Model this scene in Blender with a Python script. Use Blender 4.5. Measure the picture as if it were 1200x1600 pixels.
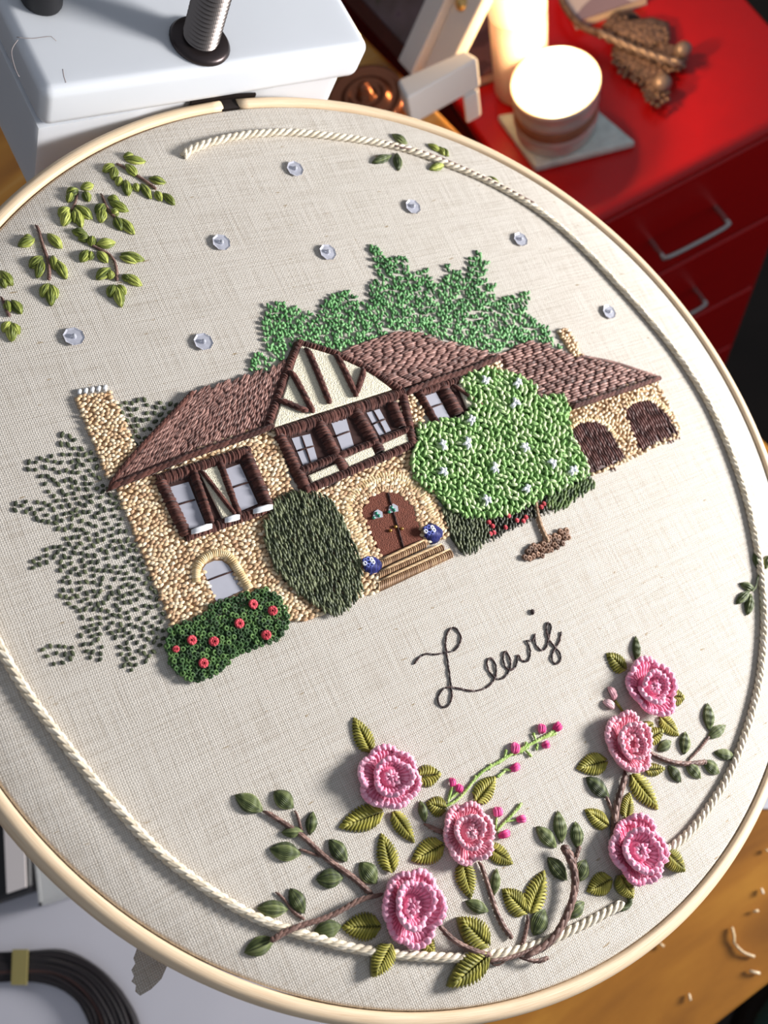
import bpy, bmesh, math, random
from math import sin, cos, pi, radians, sqrt, atan2, hypot
from mathutils import Vector, Matrix
from mathutils.geometry import tessellate_polygon

random.seed(7)
for o in list(bpy.data.objects):
    bpy.data.objects.remove(o, do_unlink=True)
scene = bpy.context.scene
COL = scene.collection

# ------------------------------------------------------------------ geometry of the place
F = 1445.0                      # focal length in pixels of the 1200x1600 frame
TABLE_Z = 0.74
CAM_Z = TABLE_Z + 0.48
UPC = -Vector((268 / F, 485 / F, 1.0)).normalized()          # world up seen in camera axes (x right, y down, z forward)
WX = (Vector((1, 0, 0)) - UPC * UPC.x).normalized()
WY = UPC.cross(WX)
def c2w(v): return Vector((WX.dot(v), WY.dot(v), UPC.dot(v)))  # camera axes -> world axes
CAMPOS = Vector((0, 0, CAM_Z))
S = 1.15
HC = Vector((0.00901064, -0.00547989, 0.19946425)) * S        # hoop centre in camera axes
HN = Vector((0.37941201, -0.34523089, -0.85840676)).normalized()
HX = (Vector((1, 0, 0)) - HN * HN.x).normalized()
HY = HN.cross(HX)
R = 0.115                                                     # hoop radius
hx, hy, hn = c2w(HX), c2w(HY), c2w(HN)
HOOP_POS = CAMPOS + c2w(HC)
HOOP_M = Matrix(((hx.x, hy.x, hn.x, HOOP_POS.x), (hx.y, hy.y, hn.y, HOOP_POS.y), (hx.z, hy.z, hn.z, HOOP_POS.z), (0, 0, 0, 1)))
NC = HN.dot(HC)
def P(px, py, h=0.0):
    """point of the hoop's plane (local hoop coordinates, height h over the cloth)"""
    r = Vector(((px - 600) / F, (py - 800) / F, 1.0))
    X = r * ((NC + h) / HN.dot(r)) - HC
    return Vector((X.dot(HX), X.dot(HY), h))
def MPP(px, py):
    """metres per pixel there"""
    r = Vector(((px - 600) / F, (py - 800) / F, 1.0))
    return NC / HN.dot(r) / F * 1.06
def ray(px, py):
    return c2w(Vector(((px - 600) / F, (py - 800) / F, 1.0)))
def G(px, py, z=TABLE_Z):
    """point of a horizontal surface at world height z"""
    d = ray(px, py)
    return CAMPOS + d * ((z - CAM_Z) / d.z)

# ------------------------------------------------------------------ camera, light, exposure
cd = bpy.data.cameras.new('camera')
cam = bpy.data.objects.new('camera', cd)
COL.objects.link(cam)
cd.sensor_fit = 'VERTICAL'
cd.sensor_height = 4.54
cd.sensor_width = 3.405
cd.lens = 4.54 * F / 1600
cd.clip_start = 0.01
cd.clip_end = 20
xr, yd, zf = c2w(Vector((1, 0, 0))), c2w(Vector((0, 1, 0))), c2w(Vector((0, 0, 1)))
cam.matrix_world = Matrix(((xr.x, -yd.x, -zf.x, 0), (xr.y, -yd.y, -zf.y, 0), (xr.z, -yd.z, -zf.z, CAM_Z), (0, 0, 0, 1)))
cd.dof.use_dof = True
cd.dof.focus_distance = 0.212
cd.dof.aperture_fstop = 2.6
scene.camera = cam

world = bpy.data.worlds.new('room_ambience')
scene.world = world
world.use_nodes = True
bg = world.node_tree.nodes['Background']
bg.inputs[0].default_value = (0.80, 0.87, 1.0, 1)
bg.inputs[1].default_value = 0.33

def area_light(name, pos, target, size, power, color):
    ld = bpy.data.lights.new(name, 'AREA')
    ld.shape = 'DISK'
    ld.size = size
    ld.energy = power
    ld.color = color
    ob = bpy.data.objects.new(name, ld)
    COL.objects.link(ob)
    ob.location = pos
    ob.rotation_euler = (target - pos).to_track_quat('-Z', 'Y').to_euler()
    return ob
# shaded desk lamp standing low to the right of the table
KEYDIR = (hx * 0.885 + hy * 0.13 + hn * 0.45).normalized()
KEYPOS = HOOP_POS + KEYDIR * 0.58
ld = bpy.data.lights.new('desk_lamp_light', 'SPOT')
ld.energy = 36.5
ld.color = (1.0, 0.98, 0.965)
ld.spot_size = radians(90)
ld.spot_blend = 0.8
ld.shadow_soft_size = 0.08
lamp = bpy.data.objects.new('desk_lamp_light', ld)
COL.objects.link(lamp)
lamp.location = KEYPOS
lamp.rotation_euler = (HOOP_POS - hy * 0.03 - KEYPOS).to_track_quat('-Z', 'Y').to_euler()
scene.view_settings.view_transform = 'Standard'
scene.view_settings.look = 'None'
scene.view_settings.gamma = 1.0
scene.view_settings.exposure = 0.0
scene.view_settings.use_curve_mapping = False

# ------------------------------------------------------------------ materials
def lin(c):
    return tuple(((x / 255) / 12.92 if x <= 10 else ((x / 255 + 0.055) / 1.055) ** 2.4) for x in c) + (1,)
MATS = {}
def new_mat(name):
    m = bpy.data.materials.new(name)
    m.use_nodes = True
    nt = m.node_tree
    b = nt.nodes['Principled BSDF']
    return m, nt, b
def N(nt, typ, **kw):
    n = nt.nodes.new(typ)
    for k, v in kw.items():
        if k.startswith('i_'):
            n.inputs[k[2:].replace('_', ' ')].default_value = v
        else:
            setattr(n, k, v)
    return n
def ramp(nt, stops):
    n = nt.nodes.new('ShaderNodeValToRGB')
    e = n.color_ramp.elements
    while len(e) < len(stops):
        e.new(0.5)
    for i, (p, c) in enumerate(stops):
        e[i].position = p
        e[i].color = c
    return n
def plain(name, col, rough=0.5, metal=0.0, spec=0.5, noise=0.0, nscale=60, bump=0.0, bscale=200, **extra):
    if name in MATS: return MATS[name]
    m, nt, b = new_mat(name)
    b.inputs['Roughness'].default_value = rough
    b.inputs['Metallic'].default_value = metal
    b.inputs['Specular IOR Level'].default_value = spec
    c = lin(col)
    tc = N(nt, 'ShaderNodeTexCoord')
    nz = N(nt, 'ShaderNodeTexNoise')
    nz.inputs['Scale'].default_value = nscale
    nz.inputs['Detail'].default_value = 4
    nt.links.new(tc.outputs['Object'], nz.inputs['Vector'])
    k = noise
    rp = ramp(nt, [(0.25, tuple(x * (1 - k) for x in c[:3]) + (1,)), (0.75, tuple(min(1, x * (1 + k)) for x in c[:3]) + (1,))])
    nt.links.new(nz.outputs['Fac'], rp.inputs['Fac'])
    nt.links.new(rp.outputs['Color'], b.inputs['Base Color'])
    if bump:
        nb = N(nt, 'ShaderNodeTexNoise')
        nb.inputs['Scale'].default_value = bscale
        nt.links.new(tc.outputs['Object'], nb.inputs['Vector'])
        bp = N(nt, 'ShaderNodeBump')
        bp.inputs['Strength'].default_value = bump
        bp.inputs['Distance'].default_value = 0.001
        nt.links.new(nb.outputs['Fac'], bp.inputs['Height'])
        nt.links.new(bp.outputs['Normal'], b.inputs['Normal'])
    for kk, v in extra.items():
        b.inputs[kk.replace('_', ' ')].default_value = v
    MATS[name] = m
    return m
def thread(name, c0, c1, c2, rough=0.55, spec=0.35):
    """floss: colour varies stitch by stitch, fine twist lines as relief"""
    if name in MATS: return MATS[name]
    m, nt, b = new_mat(name)
    b.inputs['Roughness'].default_value = rough
    b.inputs['Specular IOR Level'].default_value = spec
    b.inputs['Sheen Weight'].default_value = 0.15
    at = N(nt, 'ShaderNodeAttribute', attribute_name='tint')
    rp = ramp(nt, [(0.0, lin(c0)), (0.5, lin(c1)), (1.0, lin(c2))])
    nt.links.new(at.outputs['Fac'], rp.inputs['Fac'])
    nt.links.new(rp.outputs['Color'], b.inputs['Base Color'])
    tw = N(nt, 'ShaderNodeAttribute', attribute_name='twist')
    sn = N(nt, 'ShaderNodeMath', operation='SINE')
    nt.links.new(tw.outputs['Fac'], sn.inputs[0])
    bp = N(nt, 'ShaderNodeBump')
    bp.inputs['Strength'].default_value = 0.35
    bp.inputs['Distance'].default_value = 0.00012
    nt.links.new(sn.outputs[0], bp.inputs['Height'])
    nt.links.new(bp.outputs['Normal'], b.inputs['Normal'])
    MATS[name] = m
    return m

T_CORD = thread('cream_cord', (188, 172, 144), (222, 209, 186), (238, 229, 211))
T_OLIVE = thread('olive_floss', (102, 100, 26), (146, 140, 48), (188, 178, 80))
T_LIME = thread('moss_floss', (80, 92, 26), (126, 136, 50), (184, 190, 94))
T_DARKG = thread('forest_floss', (44, 54, 20), (78, 90, 42), (128, 136, 84))
T_BROWN = thread('brown_floss', (78, 54, 46), (112, 82, 72), (150, 118, 106))
T_DKBROWN = thread('dark_brown_floss', (54, 27, 23), (82, 46, 38), (112, 70, 60), rough=0.75, spec=0.2)
T_ROOF = thread('roof_floss', (84, 53, 46), (128, 88, 78), (172, 130, 118))
T_STONE = thread('stone_floss', (178, 140, 104), (216, 184, 142), (244, 226, 194))
T_TAN = thread('tan_floss', (178, 142, 96), (212, 182, 132), (238, 214, 170))
T_STEP = thread('step_floss', (126, 92, 62), (158, 122, 88), (200, 168, 126))
T_LETTER = thread('letter_floss', (38, 20, 20), (56, 34, 32), (78, 52, 48))
T_BACKTREE = thread('back_tree_floss', (38, 92, 40), (82, 142, 76), (136, 188, 124))
T_LEFTTREE = thread('left_tree_floss', (44, 52, 30), (66, 74, 46), (102, 108, 74))
T_BUSH = thread('bush_floss', (44, 54, 28), (76, 84, 52), (122, 128, 92))
T_TREE = thread('blossom_tree_floss', (82, 128, 56), (144, 186, 106), (208, 226, 172))
T_HEDGE = thread('hedge_floss', (40, 58, 22), (74, 98, 40), (112, 134, 66))
T_KNOTG = thread('knot_green_floss', (22, 54, 16), (48, 88, 32), (92, 128, 62))
T_RED = thread('red_floss', (150, 20, 34), (198, 42, 58), (224, 84, 96))
T_WHITE = thread('white_floss', (206, 212, 222), (232, 236, 240), (250, 250, 252))
T_PINK = thread('pink_yarn', (220, 108, 144), (240, 152, 182), (250, 200, 218), rough=0.45)
T_PINK2 = thread('pale_pink_yarn', (222, 118, 140), (240, 162, 180), (250, 206, 216), rough=0.45)
T_MAGENTA = thread('magenta_floss', (196, 28, 104), (222, 60, 132), (238, 120, 168))
T_PALEPINK = thread('bud_pink_floss', (214, 150, 160), (232, 180, 186), (244, 210, 212))
T_SPRING = thread('spring_green_floss', (120, 150, 60), (160, 190, 96), (200, 218, 146))
T_BLUE = thread('blue_floss', (24, 28, 92), (46, 52, 140), (96, 110, 190))
T_DARKHEDGE = thread('dark_hedge_floss', (38, 36, 26), (58, 58, 40), (86, 84, 60))
T_GARAGE = thread('garage_floss', (64, 32, 28), (92, 50, 43), (112, 68, 60))
T_MIDBROWN = thread('trunk_floss', (96, 68, 46), (132, 100, 72), (170, 138, 106))
T_SOIL = thread('soil_floss', (92, 64, 46), (128, 92, 68), (166, 128, 102))
T_SKEIN = thread('skein_floss', (14, 10, 14), (26, 18, 22), (64, 36, 30))
T_CLIP = thread('clipping_floss', (206, 176, 130), (228, 204, 164), (240, 224, 196))
FELT = plain('cream_felt', (238, 230, 204), 0.9, noise=0.04, nscale=900, bump=0.6, bscale=3000)
FILM = plain('window_film', (176, 176, 186), 0.35, spec=0.5, noise=0.03, nscale=600)
BACKFELT = plain('dark_backing', (58, 32, 27), 0.9, noise=0.2, nscale=900)
DOORFELT = plain('door_felt', (110, 56, 38), 0.85, noise=0.15, nscale=900, bump=0.6, bscale=3000)

def linen_material():
    m, nt, b = new_mat('linen')
    b.inputs['Roughness'].default_value = 0.85
    b.inputs['Specular IOR Level'].default_value = 0.15
    tc = N(nt, 'ShaderNodeTexCoord')
    mp = N(nt, 'ShaderNodeMapping')
    mp.inputs['Rotation'].default_value = (0, 0, radians(-27))
    nt.links.new(tc.outputs['Object'], mp.inputs['Vector'])
    sp = N(nt, 'ShaderNodeSeparateXYZ')
    # small wobble so the threads are not ruler straight
    wob = N(nt, 'ShaderNodeTexNoise')
    wob.inputs['Scale'].default_value = 130
    wob.inputs['Detail'].default_value = 3
    nt.links.new(mp.outputs['Vector'], wob.inputs['Vector'])
    wv = N(nt, 'ShaderNodeVectorMath', operation='SCALE')
    nt.links.new(wob.outputs['Color'], wv.inputs[0])
    wv.inputs['Scale'].default_value = 0.0011
    ad = N(nt, 'ShaderNodeVectorMath', operation='ADD')
    nt.links.new(mp.outputs['Vector'], ad.inputs[0])
    nt.links.new(wv.outputs[0], ad.inputs[1])
    nt.links.new(ad.outputs[0], sp.inputs[0])
    K = 2 * pi / 0.00092
    def sinof(sock):
        a = N(nt, 'ShaderNodeMath', operation='MULTIPLY'); a.inputs[1].default_value = K
        nt.links.new(sock, a.inputs[0])
        s = N(nt, 'ShaderNodeMath', operation='SINE'); nt.links.new(a.outputs[0], s.inputs[0])
        return s.outputs[0]
    sx, sy = sinof(sp.outputs['X']), sinof(sp.outputs['Y'])
    pr = N(nt, 'ShaderNodeMath', operation='MULTIPLY')
    nt.links.new(sx, pr.inputs[0]); nt.links.new(sy, pr.inputs[1])
    ax = N(nt, 'ShaderNodeMath', operation='ABSOLUTE'); nt.links.new(sx, ax.inputs[0])
    ay = N(nt, 'ShaderNodeMath', operation='ABSOLUTE'); nt.links.new(sy, ay.inputs[0])
    mn = N(nt, 'ShaderNodeMath', operation='MINIMUM'); nt.links.new(ax.outputs[0], mn.inputs[0]); nt.links.new(ay.outputs[0], mn.inputs[1])
    # thread thickness: noise stretched along either thread direction
    def slub(scale):
        q = N(nt, 'ShaderNodeMapping'); q.inputs['Scale'].default_value = scale
        nt.links.new(mp.outputs['Vector'], q.inputs['Vector'])
        z = N(nt, 'ShaderNodeTexNoise'); z.inputs['Scale'].default_value = 1.0; z.inputs['Detail'].default_value = 2
        nt.links.new(q.outputs[0], z.inputs['Vector'])
        return z.outputs['Fac']
    s1, s2 = slub((70, 1900, 1)), slub((1900, 70, 1))
    sm = N(nt, 'ShaderNodeMath', operation='ADD'); nt.links.new(s1, sm.inputs[0]); nt.links.new(s2, sm.inputs[1])
    # colour: holes between threads are darker, threads vary
    r1 = ramp(nt, [(0.0, lin((170, 158, 142))), (0.35, lin((208, 201, 191))), (1.0, lin((218, 212, 203)))])
    nt.links.new(mn.outputs[0], r1.inputs['Fac'])
    r2 = ramp(nt, [(0.30, lin((226, 222, 217))), (0.55, (1, 1, 1, 1))])
    hm = N(nt, 'ShaderNodeMath', operation='MULTIPLY'); hm.inputs[1].default_value = 0.5
    nt.links.new(sm.outputs[0], hm.inputs[0]); nt.links.new(hm.outputs[0], r2.inputs['Fac'])
    mul = N(nt, 'ShaderNodeMix', data_type='RGBA', blend_type='MULTIPLY')
    mul.inputs['Factor'].default_value = 1.0
    nt.links.new(r1.outputs['Color'], mul.inputs['A']); nt.links.new(r2.outputs['Color'], mul.inputs['B'])
    # brown flax specks
    sk = slub((260, 900, 1))
    r3 = ramp(nt, [(0.70, (0, 0, 0, 1)), (0.76, (1, 1, 1, 1))])
    nt.links.new(sk, r3.inputs['Fac'])
    mx = N(nt, 'ShaderNodeMix', data_type='RGBA')
    nt.links.new(r3.outputs['Color'], mx.inputs['Factor'])
    nt.links.new(mul.outputs['Result'], mx.inputs['A'])
    mx.inputs['B'].default_value = lin((160, 142, 116))
    nt.links.new(mx.outputs['Result'], b.inputs['Base Color'])
    hh = N(nt, 'ShaderNodeMath', operation='MULTIPLY_ADD')
    nt.links.new(pr.outputs[0], hh.inputs[0]); hh.inputs[1].default_value = 0.35
    nt.links.new(mn.outputs[0], hh.inputs[2])
    h2 = N(nt, 'ShaderNodeMath', operation='ADD')
    nt.links.new(hh.outputs[0], h2.inputs[0]); nt.links.new(sm.outputs[0], h2.inputs[1])
    bp = N(nt, 'ShaderNodeBump'); bp.inputs['Strength'].default_value = 0.55; bp.inputs['Distance'].default_value = 0.00014
    nt.links.new(h2.outputs[0], bp.inputs['Height'])
    nt.links.new(bp.outputs['Normal'], b.inputs['Normal'])
    return m
LINEN = linen_material()

def wood_ring_material():
    m, nt, b = new_mat('birch')
    b.inputs['Roughness'].default_value = 0.5
    a = N(nt, 'ShaderNodeAttribute', attribute_name='tint')
    g = N(nt, 'ShaderNodeAttribute', attribute_name='twist')
    cb = N(nt, 'ShaderNodeCombineXYZ')
    s1 = N(nt, 'ShaderNodeMath', operation='MULTIPLY'); s1.inputs[1].default_value = 9
    s2 = N(nt, 'ShaderNodeMath', operation='MULTIPLY'); s2.inputs[1].default_value = 16
    nt.links.new(a.outputs['Fac'], s1.inputs[0]); nt.links.new(g.outputs['Fac'], s2.inputs[0])
    nt.links.new(s1.outputs[0], cb.inputs[0]); nt.links.new(s2.outputs[0], cb.inputs[1])
    z = N(nt, 'ShaderNodeTexNoise'); z.inputs['Scale'].default_value = 1.4; z.inputs['Detail'].default_value = 5
    nt.links.new(cb.outputs[0], z.inputs['Vector'])
    r = ramp(nt, [(0.25, lin((206, 174, 136))), (0.55, lin((228, 203, 170))), (0.8, lin((236, 216, 188)))])
    nt.links.new(z.outputs['Fac'], r.inputs['Fac'])
    nt.links.new(r.outputs['Color'], b.inputs['Base Color'])
    bp = N(nt, 'ShaderNodeBump'); bp.inputs['Strength'].default_value = 0.25; bp.inputs['Distance'].default_value = 0.0002
    nt.links.new(z.outputs['Fac'], bp.inputs['Height']); nt.links.new(bp.outputs['Normal'], b.inputs['Normal'])
    return m
BIRCH = wood_ring_material()

def table_material():
    m, nt, b = new_mat('orange_varnished_wood')
    b.inputs['Roughness'].default_value = 0.42
    tc = N(nt, 'ShaderNodeTexCoord')
    mp = N(nt, 'ShaderNodeMapping'); mp.inputs['Scale'].default_value = (26, 5, 5)
    nt.links.new(tc.outputs['Object'], mp.inputs['Vector'])
    z = N(nt, 'ShaderNodeTexNoise'); z.inputs['Scale'].default_value = 1.0; z.inputs['Detail'].default_value = 6; z.inputs['Distortion'].default_value = 0.8
    nt.links.new(mp.outputs[0], z.inputs['Vector'])
    r = ramp(nt, [(0.30, lin((126, 78, 26))), (0.48, lin((166, 108, 36))), (0.60, lin((186, 128, 46))), (0.74, lin((204, 164, 100)))])
    nt.links.new(z.outputs['Fac'], r.inputs['Fac'])
    nt.links.new(r.outputs['Color'], b.inputs['Base Color'])
    z2 = N(nt, 'ShaderNodeTexNoise'); z2.inputs['Scale'].default_value = 90; z2.inputs['Detail'].default_value = 3
    nt.links.new(tc.outputs['Object'], z2.inputs['Vector'])
    bp = N(nt, 'ShaderNodeBump'); bp.inputs['Strength'].default_value = 0.12; bp.inputs['Distance'].default_value = 0.001
    nt.links.new(z2.outputs['Fac'], bp.inputs['Height']); nt.links.new(bp.outputs['Normal'], b.inputs['Normal'])
    return m
TABLEWOOD = table_material()

# ------------------------------------------------------------------ mesh helpers
def tag(o, label=None, cat=None, group=None, kind=None):
    if label: o['label'] = label
    if cat: o['category'] = cat
    if group: o['group'] = group
    if kind: o['kind'] = kind
    return o
def empty(name, loc=(0, 0, 0), mat=None):
    o = bpy.data.objects.new(name, None)
    o.empty_display_size = 0.02
    COL.objects.link(o)
    if mat is not None: o.matrix_world = mat
    else: o.location = loc
    return o
SIDES = 6
CS = [(cos(2 * pi * k / SIDES - pi / 2), sin(2 * pi * k / SIDES - pi / 2)) for k in range(SIDES)]
class MB:
    def __init__(s):
        s.v = []; s.f = []; s.t = []; s.w = []; s.smooth = True
    def tube(s, pts, rads, tint=0.5, up=Vector((0, 0, 1)), flat=1.0, tws=2.0, closed_ends=True):
        """tube through pts; rads one per point; flat squashes the height"""
        n = len(pts)
        b0 = len(s.v)
        L = 0.0
        for i in range(n):
            a = pts[max(i - 1, 0)]; c = pts[min(i + 1, n - 1)]
            d = c - a
            if d.length < 1e-9: d = Vector((1, 0, 0))
            d.normalize()
            sd = d.cross(up)
            if sd.length < 1e-5: sd = d.cross(Vector((1, 0, 0)))
            sd.normalize()
            u = sd.cross(d)
            r = rads[i]; p = pts[i]
            if i: L += (pts[i] - pts[i - 1]).length
            for k in range(SIDES):
                ck, sk = CS[k]
                s.v.append((p.x + r * (ck * sd.x + flat * sk * u.x), p.y + r * (ck * sd.y + flat * sk * u.y), p.z + r * (ck * sd.z + flat * sk * u.z)))
                s.t.append(tint)
                s.w.append(tws * 2 * pi * k / SIDES * 2 + L * 3500)
        for i in range(n - 1):
            for k in range(SIDES):
                k2 = (k + 1) % SIDES
                s.f.append((b0 + i * SIDES + k, b0 + i * SIDES + k2, b0 + (i + 1) * SIDES + k2, b0 + (i + 1) * SIDES + k))
        if closed_ends:
            s.f.append(tuple(b0 + k for k in reversed(range(SIDES))))
            s.f.append(tuple(b0 + (n - 1) * SIDES + k for k in range(SIDES)))
    def stitch(s, a, b, r, arch=0.0, tint=None, segs=4, z0=0.0, flat=0.85, taper=0.5, bend=0.0):
        """one stitch lying on the cloth from a to b"""
        if tint is None: tint = random.random()
        d = b - a
        side = Vector((-d.y, d.x, 0))
        if side.length > 0: side.normalize()
        pts, rr = [], []
        for i in range(segs + 1):
            t = i / segs
            q = 4 * t * (1 - t)
            p = a.lerp(b, t) + side * (bend * q)
            p.z = a.z + (b.z - a.z) * t + z0 + r * 0.45 + arch * q
            pts.append(p)
            rr.append(r * (taper + (1 - taper) * min(1, q * 1.6)))
        s.tube(pts, rr, tint, flat=flat)
    def lathe(s, prof, seg=24, center=Vector((0, 0, 0)), tint=0.5, axis=None):
        b0 = len(s.v)
        A = Matrix.Identity(3) if axis is None else axis
        for (r, z) in prof:
            for k in range(seg):
                a = 2 * pi * k / seg
                p = A @ Vector((r * cos(a), r * sin(a), z)) + center
                s.v.append(tuple(p)); s.t.append(tint); s.w.append(0)
        for i in range(len(prof) - 1):
            for k in range(seg):
                k2 = (k + 1) % seg
                s.f.append((b0 + i * seg + k, b0 + i * seg + k2, b0 + (i + 1) * seg + k2, b0 + (i + 1) * seg + k))
        if prof[0][0] > 1e-7: s.f.append(tuple(b0 + k for k in reversed(range(seg))))
        if prof[-1][0] > 1e-7: s.f.append(tuple(b0 + (len(prof) - 1) * seg + k for k in range(seg)))
    def prism(s, poly, z0, z1, tint=0.5, inset=0.0):
        """polygon (list of Vector with x,y, any winding) extruded from z0 to z1, top edge drawn in by inset"""
        ar = sum(poly[i].x * poly[(i + 1) % len(poly)].y - poly[(i + 1) % len(poly)].x * poly[i].y for i in range(len(poly)))
        if ar < 0: poly = list(reversed(poly))
        n = len(poly); b0 = len(s.v)
        cx = sum(p.x for p in poly) / n; cy = sum(p.y for p in poly) / n
        def inp(i):
            p0, p, p1 = poly[i - 1], poly[i], poly[(i + 1) % n]
            e0 = (p - p0).to_2d(); e1 = (p1 - p).to_2d()
            if e0.length < 1e-9 or e1.length < 1e-9: return p.x, p.y
            n0 = Vector((-e0.y, e0.x)).normalized(); n1 = Vector((-e1.y, e1.x)).normalized()
            m = n0 + n1
            if m.length < 1e-6: return p.x, p.y
            m.normalize()
            k = inset / max(0.4, m.dot(n0))
            return p.x + m.x * k, p.y + m.y * k
        rings = [(z0, False), (z1 if not inset else z1 - inset * 0.8, False)] + ([(z1, True)] if inset else [])
        for (z, ins) in rings:
            for i, p in enumerate(poly):
                x, y = inp(i) if ins else (p.x, p.y)
                s.v.append((x, y, z)); s.t.append(tint); s.w.append(0)
        nr = len(rings)
        for j in range(nr - 1):
            for i in range(n):
                i2 = (i + 1) % n
                s.f.append((b0 + j * n + i, b0 + j * n + i2, b0 + (j + 1) * n + i2, b0 + (j + 1) * n + i))
        tri = tessellate_polygon([[Vector((p.x, p.y, 0)) for p in poly]])
        for t in tri:
            a, b, c = t
            pa, pb, pc = poly[a], poly[b], poly[c]
            if (pb.x - pa.x) * (pc.y - pa.y) - (pb.y - pa.y) * (pc.x - pa.x) < 0: a, c = c, a
            s.f.append((b0 + (nr - 1) * n + a, b0 + (nr - 1) * n + b, b0 + (nr - 1) * n + c))
            s.f.append((b0 + c, b0 + b, b0 + a))
    def box(s, x0, x1, y0, y1, z0, z1, tint=0.5):
        s.prism([Vector((x0, y0, 0)), Vector((x1, y0, 0)), Vector((x1, y1, 0)), Vector((x0, y1, 0))], z0, z1, tint)
    def torus(s, c, R0, r, seg=9, sd=5, tint=0.5, tilt=0.0):
        b0 = len(s.v)
        for i in range(seg):
            a = 2 * pi * i / seg
            for k in range(sd):
                q = 2 * pi * k / sd
                rr = R0 + r * cos(q)
                s.v.append((c.x + rr * cos(a), c.y + rr * sin(a), c.z + r * sin(q) + tilt * rr * cos(a)))
                s.t.append(tint); s.w.append(a * 8 + q)
        for i in range(seg):
            i2 = (i + 1) % seg
            for k in range(sd):
                k2 = (k + 1) % sd
                s.f.append((b0 + i * sd + k, b0 + i2 * sd + k, b0 + i2 * sd + k2, b0 + i * sd + k2))
    def ball(s, c, r, tint=0.5, seg=10, rings=6, zs=1.0):
        prof = [(max(1e-8, r * sin(pi * i / rings)), -r * zs * cos(pi * i / rings)) for i in range(rings + 1)]
        s.lathe(prof, seg, c, tint)
    def build(s, name, mat, parent=None, smooth=True, kind=None, label=None):
        me = bpy.data.meshes.new(name)
        me.from_pydata(s.v, [], s.f)
        a = me.attributes.new('tint', 'FLOAT', 'POINT'); a.data.foreach_set('value', s.t)
        a = me.attributes.new('twist', 'FLOAT', 'POINT'); a.data.foreach_set('value', s.w)
        if smooth: me.polygons.foreach_set('use_smooth', [True] * len(me.polygons))
        me.materials.append(mat)
        me.update()
        o = bpy.data.objects.new(name, me)
        COL.objects.link(o)
        if parent is not None: o.parent = parent
        if kind: o['kind'] = kind
        if label: o['label'] = label
        return o
def bevel(o, w, seg=2, ang=35):
    m = o.modifiers.new('bevel', 'BEVEL'); m.width = w; m.segments = seg; m.limit_method = 'ANGLE'; m.angle_limit = radians(ang)
    for p in o.data.polygons: p.use_smooth = True
    w2 = o.modifiers.new('normals', 'WEIGHTED_NORMAL'); w2.keep_sharp = False
    return o
def catmull(pts, step):
    out = []
    n = len(pts)
    for i in range(n - 1):
        p0 = pts[max(i - 1, 0)]; p1 = pts[i]; p2 = pts[i + 1]; p3 = pts[min(i + 2, n - 1)]
        m = max(1, int((p2 - p1).length / step))
        for k in range(m):
            t = k / m
            out.append(0.5 * ((2 * p1) + (p2 - p0) * t + (2 * p0 - 5 * p1 + 4 * p2 - p3) * t * t + (3 * p1 - p0 - 3 * p2 + p3) * t ** 3))
    out.append(pts[-1].copy())
    return out
def PL(pts, h=0.0): return [P(x, y, h) for x, y in pts]
def inside(x, y, poly):
    c = False; j = len(poly) - 1
    for i in range(len(poly)):
        xi, yi = poly[i]; xj, yj = poly[j]
        if (yi > y) != (yj > y) and x < (xj - xi) * (y - yi) / (yj - yi) + xi: c = not c
        j = i
    return c
def scatter(poly, dist, tries=30, holes=()):
    """blue-noise points inside a polygon of photo positions on the cloth"""
    xs = [p[0] for p in poly]; ys = [p[1] for p in poly]
    x0, x1, y0, y1 = min(xs), max(xs), min(ys), max(ys)
    grid = {}; out = []
    n = int((x1 - x0) * (y1 - y0) / (dist * dist) * tries / 3)
    for _ in range(n):
        x = random.uniform(x0, x1); y = random.uniform(y0, y1)
        gx, gy = int(x / dist), int(y / dist)
        if any(hypot(x - q[0], y - q[1]) < dist for i in (-1, 0, 1) for j in (-1, 0, 1) for q in grid.get((gx + i, gy + j), ())): continue
        if not inside(x, y, poly) or any(inside(x, y, h) for h in holes): continue
        grid.setdefault((gx, gy), []).append((x, y)); out.append((x, y))
    return out
def rnd(a, b): return random.uniform(a, b)

# ================================================================== THE ROOM: floor, table, cabinet
E1 = Vector((0.573, -0.819, 0)).normalized()      # along the table's right edge, towards the near side
E2 = Vector((0.819, 0.573, 0)).normalized()       # across it, away to the right
mb = MB(); mb.box(-2.5, 2.5, -2.0, 3.0, -0.05, 0.0)
FLOORM = plain('dark_floor', (42, 34, 28), 0.8, noise=0.5, nscale=9)
tag(mb.build('floor', FLOORM, smooth=False), kind='structure')
WALLM = plain('beige_wall', (150, 132, 112), 0.9, noise=0.05, nscale=4)
mb = MB(); mb.box(-2.5, 2.5, 3.0, 3.12, 0.0, 2.5); tag(mb.build('wall_back', WALLM, smooth=False), kind='structure')
mb = MB(); mb.box(-2.62, -2.5, -2.0, 3.12, 0.0, 2.5); tag(mb.build('wall_left', WALLM, smooth=False), kind='structure')

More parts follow.
